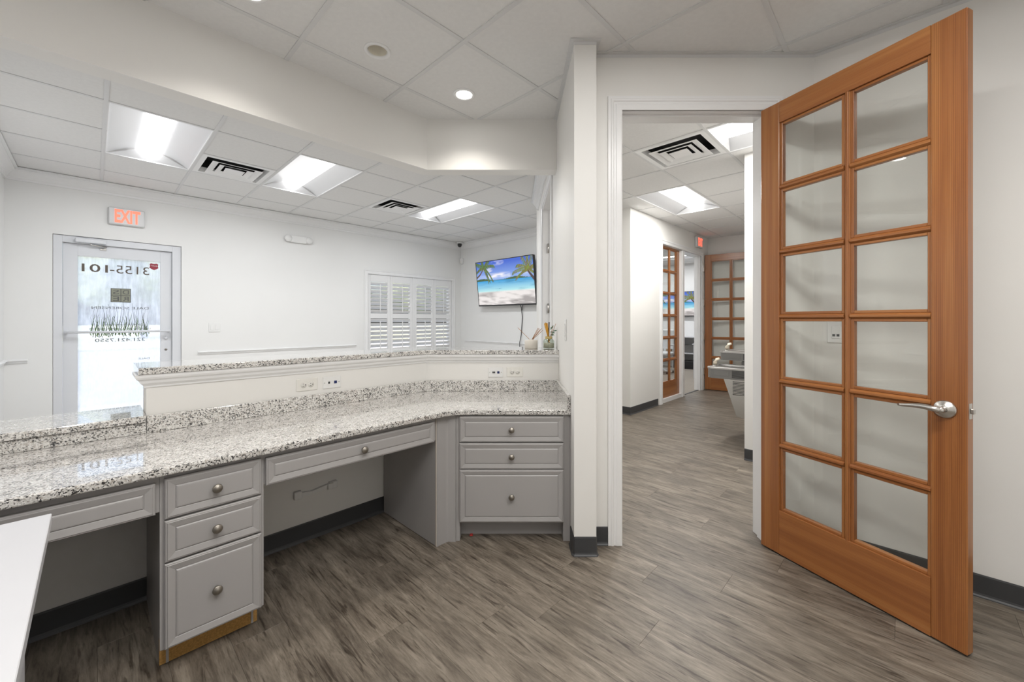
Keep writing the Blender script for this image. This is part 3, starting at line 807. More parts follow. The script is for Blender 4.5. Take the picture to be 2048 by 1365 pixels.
def shutter(x0, x1, label):
    t = thing('window_shutter', label, 'shutter', FU, ((x0 + x1) / 2, EW + .03, .625), 'plantation shutter leaves at the lobby window')
    sw = .048; ya, yb = EW + .010, EW + .040
    for a, b in ((x0, x0 + sw), (x1 - sw, x1)): MB(FU).box(a, b, ya, yb, .628, 2.0, .003).build('stile', M['louver'], t)
    for c, d in ((.628, .72), (1.28, 1.362), (1.885, 2.0)): MB(FU).box(x0 + sw, x1 - sw, ya, yb, c, d, .002).build('rail', M['louver'], t)
    for z0, z1, n, ang in ((.72, 1.28, 8, math.radians(-47)), (1.362, 1.885, 8, math.radians(-45))):
        pit = (z1 - z0) / n; lw = .036
        for i in range(n):
            zc = z0 + pit * (i + .5); yc = EW + .025
            ca_, sa_ = math.cos(ang), math.sin(ang); pts = []
            for k in range(10):
                q = 2 * math.pi * k / 10; a, b = lw * math.cos(q), .0048 * math.sin(q)
                pts.append((yc + a * ca_ - b * sa_, zc - a * sa_ * -1 + b * ca_))
            MB(FU).prism(pts, 0, x0 + sw + .001, x1 - sw - .001).build('louver', M['louver'], t)
        MB(FU).box((x0 + x1) / 2 - .006 + .01, (x0 + x1) / 2 + .006 + .01, ya - .022, ya - .010, z0 + .03, z1 - pit * .6, .002).build('tilt_rod', M['louver'], t)
    return t
shutter(3.104, 3.500, 'white louvred shutter leaf farthest from the television, next to chair rail')
shutter(3.502, 3.932, 'white louvred shutter leaf second from the chair rail')
shutter(3.972, 4.386, 'white louvred shutter leaf third from the chair rail')
shutter(4.388, 4.790, 'white louvred shutter leaf closest to the television corner')
MB(FU).box(3.933, 3.971, EW + .004, EW + .05, .62, 2.006, .003).build('centre_post', M['louver'], wn)

# ---- outdoors
struct(MB(FU).box(-40, 60, 6.41, 8.6, -.14, -.03).build('ground_walk', M['concrete']), 'pale concrete walk outside the exit door')
struct(MB(FU).box(-60, 80, 8.6, 26, -.30, -.16).build('ground_lot', M['asphalt']), 'grey parking lot outside the exit door')
struct(MB(FU).box(-90, 120, 26, 140, -.30, -.10).build('ground_lawn', M['lawn']), 'green lawn beyond the parking lot')
tag(MB(FU).box(.05, .48, 6.75, 7.25, -.03, -.018, .003).build('door_mat', M['mat']), 'grey mat on the walk outside the exit door', 'mat')
random.seed(11)
for i, (tu, tw, hh, lab) in enumerate([(-14, 34, 7, 'green tree beyond the parking lot, farthest from the window'), (2.6, 40, 8, 'green tree beyond the lot seen through the exit door glass'),
                                       (14, 36, 8.5, 'green tree beyond the lot seen between door and window'), (24, 38, 8, 'green tree beyond the lot seen through upper louvres')]):
    t = thing('tree', lab, 'tree', FU, (tu, tw, -.1), 'trees beyond the parking lot')
    MB(FU).tube([(tu, tw, -.1), (tu + .1, tw, hh * .25), (tu, tw, hh * .5)], .22, 8, .12).build('trunk', M['bark'], t)
    bm = bmesh.new()
    for k in range(9):
        r = hh * (.16 + .10 * random.random()); c = Vector((tu + (random.random() - .5) * hh * .55, tw + (random.random() - .5) * hh * .5, hh * (.42 + .38 * random.random())))
        vs0 = bmesh.ops.create_icosphere(bm, subdivisions=2, radius=r, matrix=Matrix.Translation(c))['verts']
        for v in vs0: v.co += (v.co - c) * (random.random() - .5) * .35
    MB(FU).bm(bm).build('crown', M['tree'], t)

# ================================================================== COUNTER AND CABINETS
ct = thing('desk_counter', 'speckled grey granite worktop with low backsplash, bending at the drawers', 'countertop', FW, (-.3, 2.5, .72))
def rnd(p0, z0, z1, pb, r=.006):
    return [(p0 - r, z0), (p0 - r * .3, z0 + r * .3), (p0, z0 + r), (p0, z1 - r), (p0 - r * .3, z1 - r * .3), (p0 - r, z1), (pb, z1), (pb, z0)]
cpath = K(1.818, 2.275, -1.61, .3305, .085)
bk = K(KW - .001, KY - .001, -1.61, .3305); lerp2 = lambda a, b, t: (a[0] + (b[0] - a[0]) * t, a[1] + (b[1] - a[1]) * t)
cback = [bk[0]] + [lerp2(bk[1], bk[0], .06 - .02 * i) for i in range(3)] + [bk[1]] + [lerp2(bk[1], bk[2], .05 * (i + 1)) for i in range(3)] + [bk[2]]
MB(FW).sweep(cpath, rnd(0, .7205, .7495, -.612), back=cback).build('worktop', M['granite'], ct)
MB(FW).sweep(K(KW - .0005, KY - .0005, .167, .3105), rnd(.020, .7497, .826, .0, .002)).build('backsplash', M['granite'], ct)
MB(FW).sweep([uw(-1.61, KW - .0005), uw(.164, KW - .0005)], rnd(.020, .7497, .7985, .0, .002)).build('backsplash', M['granite'], ct)
MB(FW).box(.3107, .3305, 2.277, 2.888, .7497, .832, .002).build('side_splash', M['granite'], ct)
lg1 = MB(FW).sweep(K(2.405, 2.845, .137, .3305), rnd(0, 1.0135, 1.0435, -.335, .004)).build('bar_ledge', M['granite'])
tag(lg1, 'raised granite ledge on the low wall, carrying the reed diffusers', 'ledge')
lg2 = MB(FW).sweep([uw(-.585, 2.415), uw(.163, 2.415)], rnd(0, .8015, .8305, -.33, .004)).build('low_ledge', M['granite'])
tag(lg2, 'lower granite ledge in front of the glazed exit door', 'ledge')
lm = MB(FW)
LP = [(0, .952), (.006, .952), (.008, .960), (.020, .972), (.024, .984), (.034, .992), (.038, 1.000), (.038, 1.0125), (0, 1.0125)]
kf = K(KW, KY, .165, .331)
lm.sweep([uw(.165, KW + .15), uw(.165, KW), kf[1], (.3305, KY)], LP)
struct(lm.build('trim_ledge', M['trim']), 'white crown moulding under the raised granite ledge')

def front_panel(fr, x0, x1, z0, z1, y, tall=False):
    """raised panel drawer front whose face is at y (viewer at -y), 20 mm thick"""
    ins = [0, 0, .003, .006, .008, .028, .030, .034, .038]
    dep = [.020, .007, .004, .004, .0015, .006, .008, .0045, .004]
    return MB(fr).rings([(x0 + i, x1 - i, z0 + i, z1 - i) for i in ins], [y + d for d in dep])
def knob(fr, x, z, y, par):
    return MB(fr).lathe([(.008, 0), (.0075, .004), (.006, .008), (.0065, .012), (.013, .015), (.0165, .018), (.0165, .021), (.014, .024), (.011, .0245), (.009, .027), (0, .028)], (x, y, z), 1, 24).build('knob', M['pewter'], par)
def drawer(fr, x0, x1, z0, z1, y, par, kn=True, kx=None):
    d = front_panel(fr, x0, x1, z0, z1, y).build('drawer_front', M['cab'], par)
    if kn: knob(fr, kx if kx is not None else (x0 + x1) / 2, (z0 + z1) / 2, y + .004, d)
    return d
# drawer stack in the long run
ca1 = thing('drawer_cabinet', 'grey three-drawer cabinet with raw particle-board toe, nearest the white desk', 'cabinet', FU, (.32, 2.15, 0), 'grey drawer cabinets under the counter')
b_ = MB(FU)
for x0, x1 in ((.166, .184), (.456, .474)): b_.prism([(1.862, .10), (1.952, .10), (1.952, 0), (2.435, 0), (2.435, .7195), (1.862, .7195)], 0, x0, x1)
b_.box(.184, .456, 1.864, 2.435, .10, .7195); b_.build('body', M['cab'], ca1)
MB(FU).box(.160, .4785, 1.858, 1.862, .104, .7195, .001).build('face_frame', M['cab'], ca1)
tb = MB(FU).box(.166, .474, 1.936, 1.9515, .004, .0995).build('toe_board', M['particle'], ca1)
for x in (.184, .452): MB(FU).box(x, x + .008, 1.9345, 1.9358, .004, .0995).build('paint_strip', M['cab'], tb)
for z0, z1 in ((.562, .703), (.411, .555), (.108, .405)): drawer(FU, .172, .467, z0, z1, 1.838, ca1)
# drawer stack under the short run
ca2 = thing('drawer_cabinet', 'grey three-drawer cabinet facing straight out beside the partition', 'cabinet', FW, (0, 2.55, 0), 'grey drawer cabinets under the counter')
b_ = MB(FW); b_.box(-.305, .300, 2.318, 2.875, .104, .7195); b_.build('body', M['cab'], ca2)
MB(FW).box(-.318, -.296, 2.298, 2.40, 0, .7195, .0015).build('stile', M['cab'], ca2)
MB(FW).box(.290, .3295, 2.298, 2.40, 0, .7195, .0015).build('stile', M['cab'], ca2)
MB(FW).box(-.296, .290, 2.300, 2.318, .104, .7195).build('face_frame', M['cab'], ca2)
MB(FW).box(-.296, .290, 2.378, 2.395, 0, .1035).build('toe_board', M['cab'], ca2)
for z0, z1 in ((.566, .711), (.414, .560), (.114, .4105)): drawer(FW, -.296, .291, z0, z1, 2.277, ca2)
# shallow drawers over the knee spaces
pd = thing('pencil_drawer', 'long shallow grey drawer with one knob over the middle kneehole', 'drawer', FU, (.89, 1.86, .588), 'shallow drawers over the kneeholes')
drawer(FU, .483, 1.297, .588, .699, 1.838, pd)
MB(FU).box(.479, 1.314, 1.8605, 1.880, .590, .7195).build('apron', M['cab'], pd)
MB(FU).box(.50, 1.28, 1.88, 2.30, .600, .690).build('drawer_box', M['cab'], pd)
pl = thing('pencil_drawer', 'shallow grey drawer without knob partly hidden by the white desk', 'drawer', FU, (-.35, 1.86, .588), 'shallow drawers over the kneeholes')
drawer(FU, -.82, .148, .586, .694, 1.838, pl, False)
MB(FU).box(-.85, .1595, 1.8605, 1.880, .588, .7195).build('apron', M['cab'], pl)
MB(FU).box(-.80, .12, 1.88, 2.30, .598, .690).build('drawer_box', M['cab'], pl)
gp = thing('corner_panel', 'grey corner filler and kneehole side panel between the two counter runs', 'panel', FW, uw(1.33, 2.0) + (0,))
MB(FU).box(1.316, 1.335, 1.862, 2.435, .004, .7195, .001).build('side_panel', M['cab'], gp)
MB(FU).box(1.3152, 1.319, 1.856, 1.862, .004, .7195).build('raw_edge', M['cab_edge'], gp)
a = uw(1.319, 1.856); b = uw(1.382, 1.856); c = (-.3185, 2.290)
MB(FW).sweep([a, b, (b[0] + .012, 2.291), c], [(0, 0), (0, .7195), (-.012, .7195), (-.012, 0)]).build('filler_strip', M['cab'], gp)
MB(FU).box(1.326, 1.330, 1.8535, 1.857, 0, .7195).build('bead', M['cab'], gp)
ep = MB(FU).box(-.872, -.852, 1.862, 2.435, 0, .7195, .001).build('end_panel', M['cab']); tag(ep, 'grey side panel closing the kneehole under the white desk', 'panel')
# small white cable bracket on the wall in the middle kneehole
br = thing('cable_bracket', 'small white cable bracket on the wall in the middle kneehole', 'bracket', FU, (.89, KW, .26))
MB(FU).box(.775, .815, KW - .026, KW - .0005, .252, .296, .003).build('clip', M['white'], br)
MB(FU).box(.965, 1.012, KW - .026, KW - .0005, .258, .300, .003).build('clip', M['white'], br)
MB(FU).prism([(.812, .262), (.86, .260), (.968, .268), (.968, .290), (.93, .286), (.87, .276), (.812, .284)], 1, KW - .020, KW - .0005).build('strap', M['white'], br)
MB(FU).box(.955, .985, KW - .034, KW - .026, .262, .296, .002).build('tab', M['white'], br)
tag(MB(FW).box(-.246, -.228, 2.352, 2.372, 0, .006, .002).build('red_clip', M['redplastic']), 'tiny red plastic clip on the floor at the toe board', 'clip')

# white desk in the foreground
wdk = thing('white_desk', 'white laminate desk in front of the granite counter', 'desk', FU, (-.6, .9, 0))
MB(FU).box(-1.35, -.078, .12, 1.652, .706, .735, .0015).build('desk_top', M['laminate'], wdk)
MB(FU).box(-.136, -.112, .16, 1.485, 0, .7055, .001).build('side_panel', M['laminate'], wdk)
MB(FU).box(-1.33, -1.306, .16, 1.485, 0, .7055, .001).build('side_panel', M['laminate'], wdk)
MB(FU).box(-1.306, -.136, 1.30, 1.32, .30, .7055, .001).build('modesty_panel', M['laminate'], wdk)

# ---- wall plates
def outlet(fr, x, y, z, label):
    t = thing('power_outlet', label, 'outlet', fr, (x, y, z), 'white sockets above the worktop')
    MB(fr).box(x - .0575, x + .0575, y - .006, y - .0003, z - .035, z + .035, .003).build('plate', M['ivory'], t)
    for dx in (-.0195, .0195):
        s = MB(fr).lathe([(.0165, 0), (.0165, .0015), (0, .0016)], (x + dx, y - .006, z), 1, 20).build('socket', M['ivory'], t)
        sl_ = MB(fr); sl_.box(x + dx - .006, x + dx + .002, y - .0084, y - .0078, z + .005, z + .0072); sl_.box(x + dx - .006, x + dx + .002, y - .0084, y - .0078, z - .0072, z - .005)
        sl_.lathe([(.0028, 0), (.0028, .0006)], (x + dx + .009, y - .0078, z), 1, 8)
        sl_.build('slots', M['slot'], s)
    return t
def dataplate(fr, x, y, z, label, two=False):
    t = thing('data_plate', label, 'wall plate', fr, (x, y, z), 'white data plates above the worktop')
    MB(fr).box(x - .053, x + .053, y - .006, y - .0003, z - .035, z + .035, .003).build('plate', M['white'], t)
    MB(fr).box(x + .012, x + .028, y - .010, y - .0055, z - .008, z + .008, .001).build('blue_jack', M['blue'], t)
    j = MB(fr).box(x - .022, x - .013, y - .0085, y - .0055, z - .006, z + .006)
    if two: j.box(x - .011, x - .003, y - .0085, y - .0055, z - .006, z + .006)
    j.build('phone_jack', M['slot'], t)
    for dx in (-.042, .042): MB(fr).lathe([(.003, 0), (0, .001)], (x + dx, y - .006, z), 1, 8).build('screw', M['nickel'], t)
outlet(FU, .848, KW, .887, 'white twin power socket on the long run of low wall')
dataplate(FU, .987, KW, .885, 'white data plate with one blue jack on the long run of low wall')
outlet(FW, .0205, KY, .884, 'white twin power socket nearest the partition wall')
dataplate(FW, -.117, KY, .882, 'white data plate above the straight drawer cabinet', True)
sw = thing('light_switch', 'white double rocker switch beside the exit door', 'switch', FU, (1.062, EW, 1.16))
MB(FU).box(1.004, 1.121, EW - .006, EW - .0003, 1.101, 1.219, .003).build('plate', M['white'], sw)
for x in (1.038, 1.087): MB(FU).box(x - .017, x + .017, EW - .010, EW - .006, 1.127, 1.193, .002).build('rocker', M['white'], sw)
s2 = thing('wall_switch', 'narrow white switch on the partition above the counter corner', 'switch', FX, (-2.485, .331, 1.19))
MB(FX).box(-2.520, -2.450, .325, .3307, 1.13, 1.26, .003).build('plate', M['white'], s2)
MB(FX).box(-2.500, -2.470, .321, .325, 1.155, 1.235, .002).build('rocker', M['white'], s2)
dw, zc = 0.264, 1.189                # plate on the wall behind the open door
s3 = thing('wall_plate', 'white data plate on the wall seen through the open door glass', 'wall plate', FV, (-dw, 2.80, zc))
MB(FV).box(-dw - .038, -dw + .038, 2.794, 2.7997, zc - .058, zc + .058, .003).build('plate', M['white'], s3)
MB(FV).box(-dw - .018, -dw + .018, 2.791, 2.794, zc - .034, zc + .034, .002).build('insert', M['white'], s3)
for dx in (-.009, .009): MB(FV).box(-dw + dx - .006, -dw + dx + .006, 2.790, 2.7912, zc - .022, zc - .010).build('jack', M['slot'], s3)

# ================================================================== CEILING FIXTURES
def downlight(u, w, lit, label, spot=True):
    t = thing('recessed_downlight', label, 'downlight', FU, (u, w, HC), 'recessed downlights of the reception room')
    z = HC + .004
    MB(FU).lathe([(.072, 0), (.072, -.004), (.066, -.007), (.054, -.006), (.051, .004)], (u, w, z), 2, 32, cap=False).build('trim_ring', M['fixture'], t)
    if lit:
        MB(FU).lathe([(.051, -.001), (0, -.0015)], (u, w, z), 2, 28, cap=False).build('lens', M['spotlens'], t)
        if spot:
            l = bpy.data.lights.new('downlight_lamp', 'SPOT'); l.energy = SPOT_W; l.spot_size = math.radians(125); l.spot_blend = 1.0; l.shadow_soft_size = .045
            l.color = (1.0, .955, .88)
            lo = put('downlight_lamp', l, FU, (u, w, HC - .012), t)
    else:
        MB(FU).lathe([(.050, .002), (.046, .02), (.040, .075), (0, .078)], (u, w, z), 2, 28, cap=False).build('baffle', M['beige'], t)
    return t
downlight(1.699, 2.083, True, 'lit recessed downlight above the corner of the counter')
downlight(1.091, 2.089, False, 'unlit recessed downlight with beige baffle in the tile ceiling')
downlight(.490, 2.12, True, 'lit recessed downlight at the upper picture edge over the long counter')
downlight(.35, .95, True, 'lit recessed downlight over the camera, outside the picture')
downlight(1.70, -.75, True, 'lit recessed downlight added unseen near the right-hand rear wall')  # extra lamp out of view, added to brighten the room
downlight(-.80, .10, True, 'lit recessed downlight added unseen over the far end of the white desk')  # likewise an added lamp out of view, for brightness

def troffer(u, w, along, label, room='lobby', group='fluorescent troffers'):
    """2 x 4 ft troffer with curved reflectors and a centre lens; along = 'u' or 'w'"""
    fr = FU if along == 'w' else (TH + math.pi / 2, 0, 0)
    cx, cy = (u, w) if along == 'w' else (w, -u)
    t = thing('ceiling_troffer', label, 'ceiling light', fr, (cx, cy, HC), group)
    hx_, hy_ = .2965, .6015
    MB(fr).box(cx - .30, cx + .30, cy - .605, cy + .605, HC + .10, HC + .11).build('housing', M['fixture'], t)
    f = MB(fr)
    for s in (-1, 1):
        f.box(cx + s * .288, cx + s * .2975, cy - .605, cy + .605, HC + .001, HC + .10); f.box(cx - .288, cx + .288, cy + s * .596, cy + s * .605, HC + .001, HC + .10)
    f.build('frame', M['fixture'], t)
    for s in (-1, 1):
        r = MB(fr); vs_ = []; n = 10
        for i in range(n + 1):
            q = i / n; x = .288 - .205 * q; z = HC + .004 + .078 * math.sin(q * math.pi * .5)
            vs_ += [(cx + s * x, cy - .597 + .045 * q, z), (cx + s * x, cy + .597 - .045 * q, z)]
        r.add(vs_, [(2 * i, 2 * i + 1, 2 * i + 3, 2 * i + 2) for i in range(n)], True)
        r.build('reflector', M['reflector'], t)
        e = MB(fr)
        e.add([(cx - .288, cy + s * .597, HC + .004), (cx + .288, cy + s * .597, HC + .004), (cx + .083, cy + s * .552, HC + .082), (cx - .083, cy + s * .552, HC + .082)], [(0, 1, 2, 3)])
        e.build('end_plate', M['reflector'], t)
    l = MB(fr); vs_ = []; n = 12
    for i in range(n + 1):
        a = math.pi * i / n
        x, z = cx - .088 * math.cos(a), HC + .080 - .062 * math.sin(a)
        vs_ += [(x, cy - .565, z), (x, cy + .565, z)]
    l.add(vs_, [(2 * i, 2 * i + 1, 2 * i + 3, 2 * i + 2) for i in range(n)] + [tuple(2 * i for i in range(n + 1)), tuple(2 * i + 1 for i in range(n + 1))[::-1]], False)
    l.build('lens', M['lens'], t)
    la = bpy.data.lights.new('troffer_lamp', 'AREA'); la.shape = 'RECTANGLE'; la.size = .12; la.size_y = 1.12; la.energy = TROFFER_W[room]
    la.color = (1.0, .985, .96) if room in ('front', 'hall') else (.965, .98, 1.0)
    put('troffer_lamp', la, fr, (cx, cy, HC + .012), t)
    return t
troffer(*T1, 'w', 'lit troffer in the lobby ceiling closest to the exit sign')
troffer(*T2, 'w', 'lit troffer in the lobby ceiling between the two air diffusers')
troffer(*T3, 'w', 'lit troffer in the lobby ceiling closest to the television')
troffer(*TH1, 'u', 'lit troffer in the hall ceiling just past the air diffuser', 'hall')
troffer(*TH2, 'w', 'lit troffer at the upper corner of the hall doorway', 'hall')
troffer(*OT1, 'w', 'unseen troffer added to light the office behind the sidelight', 'office')
troffer(*OT2, 'w', 'unseen troffer added to light the office near its television', 'office')

troffer(*FT1, 'w', 'unseen troffer added to brighten the reception room from its left rear', 'front')  # both front troffers are added fill, not visible fixtures
troffer(*FT2, 'w', 'unseen troffer added to brighten the reception room from its right rear', 'front')

def diffuser(u, w, label):
    t = thing('air_diffuser', label, 'air vent', FU, (u, w, HC), 'square ceiling air diffusers')
    H2 = .2975
    MB(FU).box(u - .25, u + .25, w - .25, w + .25, HC + .13, HC + .14).build('duct', M['black'], t)
    nk = MB(FU)
    for s in (-1, 1):
        nk.box(u + s * .25, u + s * .255, w - .255, w + .255, HC + .02, HC + .14); nk.box(u - .25, u + .25, w + s * .25, w + s * .255, HC + .02, HC + .14)
    nk.build('neck', M['black'], t)
    def ring(nm, ro, zo, ri, zi, th=.002):
        m = MB(FU); vs_ = []
        for r, z in ((ro, zo), (ri, zi), (ri, zi + th), (ro, zo + th)):
            vs_ += [(u - r, w - r, z), (u + r, w - r, z), (u + r, w + r, z), (u - r, w + r, z)]
        fs = []
        for i in range(4):
            for k in range(4):
                k2 = (k + 1) % 4; fs.append((i * 4 + k, i * 4 + k2, ((i + 1) % 4) * 4 + k2, ((i + 1) % 4) * 4 + k))
        m.add(vs_, fs); return m.build(nm, M['fixture'], t)
    ring('border', H2, HC + .001, .252, HC + .001); ring('border', .252, HC + .001, .238, HC + .045)
    ring('vane', .205, HC - .012, .150, HC + .002); ring('vane', .140, HC - .013, .095, HC + .000)
    MB(FU).add([(u - .085, w - .085, HC - .013), (u + .078, w - .078, HC - .013), (u + .078, w + .078, HC - .013), (u - .078, w + .078, HC - .013), (u - .05, w - .05, HC + .004), (u + .05, w - .05, HC + .004), (u + .05, w + .05, HC + .004), (u - .05, w + .05, HC + .004)],
               [(0, 1, 2, 3), (0, 1, 5, 4), (1, 2, 6, 5), (2, 3, 7, 6), (3, 0, 4, 7), (7, 6, 5, 4)]).build('centre_cone', M['fixture'], t)
    return t
diffuser(*D1, 'square white air diffuser between the first two lobby troffers')
diffuser(*D2, 'square white air diffuser beside the lobby troffer near the television')
diffuser(*DH, 'square white air diffuser just inside the hall doorway')

# ================================================================== THINGS ON WALLS
def exit_sign(x0, x1, z0, z1, y, label):
    t = thing('exit_sign', label, 'exit sign', FU, ((x0 + x1) / 2, y, z0))
    MB(FU).box(x0, x1, y - .045, y - .0005, z0, z1, .012, 3).build('housing', M['signbody'], t)
    hh = z1 - z0; w_ = x1 - x0
    add_text(MB(FU), 'EXIT', x0 + w_ * .17, x1 - w_ * .13, z0 + hh * .12, z1 - hh * .10, y - .0465, False, .032).build('lettering', M['red'], t, fix=False)
    return t
exit_sign(.112, .409, 2.305, 2.492, EW, 'red-lettered exit sign over the glazed lobby door')
exit_sign(7.203, 7.50, 2.515, 2.698, 2.592, 'small red exit sign high on the hall wall')
em = thing('emergency_light', 'white twin-head emergency light high on the lobby wall', 'emergency light', FU, (2.04, EW, 2.35))
MB(FU).box(1.93, 2.15, EW - .05, EW - .0005, 2.355, 2.455, .012, 3).build('body', M['white'], em)
for x in (1.905, 2.18): MB(FU).lathe([(.030, 0), (.046, .012), (.048, .04), (.040, .055), (0, .06)], (x, EW - .008, 2.405), 1, 24).build('lamp_head', M['white'], em)
ms = thing('motion_sensor', 'small white motion sensor under the lobby corner', 'sensor', FV, (-6.20, 5.02, 2.35))
MB(FV).box(-6.235, -6.165, 4.975, 5.0195, 2.345, 2.455, .012, 3).build('body', M['white'], ms)
MB(FV).box(-6.225, -6.175, 4.970, 4.976, 2.36, 2.40, .004).build('lens_window', M['ivory'], ms)
sc_ = thing('security_camera', 'small dome camera with black lens in the lobby ceiling corner', 'camera', FU, (4.86, 6.09, HC))
MB(FU).lathe([(.058, 0), (.058, -.022), (.050, -.030), (.0, -.030)], (4.86, 6.09, HC - .001), 2, 28).build('mount', M['white'], sc_)
MB(FU).lathe([(.0, -.098), (.018, -.094), (.034, -.080), (.042, -.058), (.040, -.031)], (4.86, 6.09, HC - .001), 2, 24, cap=False).build('dome', M['tvblack'], sc_)

# ---- television pictures: one printed beach view
def lerp(a, b, t): t = max(0, min(1, t)); return tuple(x + (y - x) * t for x, y in zip(a, b))
def beach(nx=200, ny=112):
    rnd_ = random.Random(5)
    def nz(x, y, sd):
        h = math.sin(x * 12.9898 + y * 78.233 + sd) * 43758.5453; return h - math.floor(h)
    def sn(x, y, sd):
        xi, yi = math.floor(x), math.floor(y); fx, fy = x - xi, y - yi; fx = fx * fx * (3 - 2 * fx); fy = fy * fy * (3 - 2 * fy)
        a = nz(xi, yi, sd) * (1 - fx) + nz(xi + 1, yi, sd) * fx; b = nz(xi, yi + 1, sd) * (1 - fx) + nz(xi + 1, yi + 1, sd) * fx
        return a * (1 - fy) + b * fy
    def fb(x, y, sd): return .55 * sn(x, y, sd) + .3 * sn(x * 2.1, y * 2.1, sd + 3) + .15 * sn(x * 4.3, y * 4.3, sd + 7)
    px = {}
    for j in range(ny):
        t = j / (ny - 1)
        for i in range(nx):
            s = i / (nx - 1)
            if t > .555:
                c = lerp((.30, .47, .86), (.05, .13, .62), (t - .555) / .40)
                cl = fb(s * 7, t * 16, 2)
                m_ = max(0, 1 - abs(t - .66) / .075) * (1 if .22 < s < .62 else .3) + max(0, 1 - ((s - .40) / .13) ** 2 - ((t - .95) / .07) ** 2) * .9 + max(0, 1 - ((s - .22) / .10) ** 2 - ((t - .80) / .06) ** 2) * .8
                c = lerp(c, (.92, .90, .95), m_ * max(0, cl - .32) * 3.2)
            elif t > .315:
                q = (t - .315) / .24
                c = lerp((.50, .84, .86), (.02, .34, .72), q ** .8)
                c = lerp(c, (.03, .22, .42), max(0, fb(s * 5, t * 30, 9) - .55) * 2.2 * (1 if s > .4 else .35))
            else:
                q = fb(s * 5 + t * 4, t * 13, 4)
                c = lerp((.86, .81, .79), (.40, .37, .36), max(0, q - .42) * 4.0 * (1.1 - t * 2.2))
                c = lerp(c, (.60, .86, .86), max(0, (t - .285) / .03))
            hl = .555 + .055 * math.exp(-((s - .10) / .16) ** 2) + .050 * math.exp(-((s - .70) / .17) ** 2)
            if .553 < t < hl: c = lerp((.025, .07, .03), (.08, .17, .06), fb(s * 40, t * 40, 6))
            px[i, j] = c
    def stroke(pts, wd0, col):
        for k in range(len(pts) - 1):
            (x0, y0), (x1, y1) = pts[k], pts[k + 1]; n = 14
            for q in range(n):
                x = x0 + (x1 - x0) * q / n; y = y0 + (y1 - y0) * q / n; r = wd0 * (1 - .55 * (k + q / n) / len(pts))
                for i in range(int((x - r) * nx), int((x + r) * nx) + 2):
                    for j in range(int((y - r * 1.7) * ny), int((y + r * 1.7) * ny) + 2):
                        if (i, j) in px and (i / nx - x) ** 2 + ((j / ny - y) / 1.75) ** 2 < r * r: px[i, j] = lerp(px[i, j], tuple(c * (.7 + .6 * rnd_.random()) for c in col), .85)
    stroke([(.0, .64), (.06, .70), (.13, .82), (.15, .86)], .012, (.12, .07, .05))
    stroke([(1.0, .50), (.94, .62), (.90, .70)], .018, (.07, .04, .04))
    def frond(x, y, a, ln, dr, col):
        pts = [(x, y)]
        for k in range(1, 6):
            q = k / 5; pts.append((x + math.cos(a) * ln * q, y + math.sin(a) * ln * 1.75 * q - dr * q * q))
        stroke(pts, .007, col)
        for k in range(1, 6):
            for sd in (-1, 1):
                for e in range(3):
                    q = (k - e / 3) / 5
                    bx, by = x + math.cos(a) * ln * q, y + math.sin(a) * ln * 1.75 * q - dr * q * q
                    stroke([(bx, by), (bx + .03 * math.cos(a + sd * .9), by - .06 - .02 * rnd_.random())], .0045, tuple(c * (.55 + .8 * rnd_.random()) for c in col))
    for a, ln, dr in ((0.35, .20, .10), (.9, .14, .02), (2.6, .17, .04), (-.5, .17, .16), (-1.0, .15, .10), (3.1, .15, .12), (1.8, .10, .0)): frond(.145, .87, a, ln, dr, (.10, .17, .04))
    for a, ln, dr in ((2.5, .22, .14), (2.95, .25, .13), (2.0, .20, .04), (3.4, .20, .08), (1.2, .20, 0), (.5, .14, .04), (-.3, .12, .06), (1.6, .24, .0)): frond(.91, .74, a, ln, dr, (.19, .21, .04))
    return px, nx, ny
PX, NX, NY = beach()
def picture(fr, x0, x1, y, z0, z1, par, lean=0.0):
    me = bpy.data.meshes.new('screen')
    vs_ = []; cols = []
    for j in range(NY):
        for i in range(NX):
            z = z0 + (z1 - z0) * j / (NY - 1); q = (z - z0)
            vs_.append((x0 + (x1 - x0) * i / (NX - 1), y - lean * q, z)); cols += [*PX[i, j], 1.0]
    o0 = ((x0 + x1) / 2, y, z0)
    me.from_pydata([(a - o0[0], b - o0[1], c - o0[2]) for a, b, c in vs_], [], [(j * NX + i, j * NX + i + 1, (j + 1) * NX + i + 1, (j + 1) * NX + i) for j in range(NY - 1) for i in range(NX - 1)])
    at = me.color_attributes.new('picture', 'FLOAT_COLOR', 'POINT'); at.data.foreach_set('color', cols)
    me.materials.append(M['screen'])
    return put('screen', me, fr, o0, par)
def television(x0, x1, z0, z1, ywall, lean, label, gap=.07, group=None):
    """flat screen on a u-wall, leaning forward at the top"""
    t = thing('television', label, 'television', FV, ((x0 + x1) / 2, ywall, z0))
    yb = ywall - gap                           # lower back edge
    h = z1 - z0
    def sh(pts): return [(x, y - lean * (z - z0), z) for x, y, z in pts]
    mb = MB(FV).box(x0, x1, yb - .045, yb, z0, z1, .004); mb.v = sh(mb.v); mb.build('cabinet', M['tvblack'], t)
    picture(FV, x0 + .011, x1 - .011, yb - .0465 - lean * .022, z0 + .022, z1 - .011, t, lean)
    bz = MB(FV)
    yf = yb - .050
    for a, b, c, d in ((x0, x0 + .010, z0, z1), (x1 - .010, x1, z0, z1), (x0, x1, z0, z0 + .021), (x0, x1, z1 - .010, z1)): bz.box(a, b, yf, yb - .045, c, d)
    bz.v = sh(bz.v); bz.build('bezel', M['tvblack'], t)
    mt = MB(FV); xm = (x0 + x1) / 2; zm = (z0 + z1) / 2
    mt.box(xm - .2, xm + .2, yb - lean * (zm - z0) - .002, ywall - .0005, zm - .12, zm + .12, .003); mt.build('wall_mount', M['tvblack'], t)
    return t
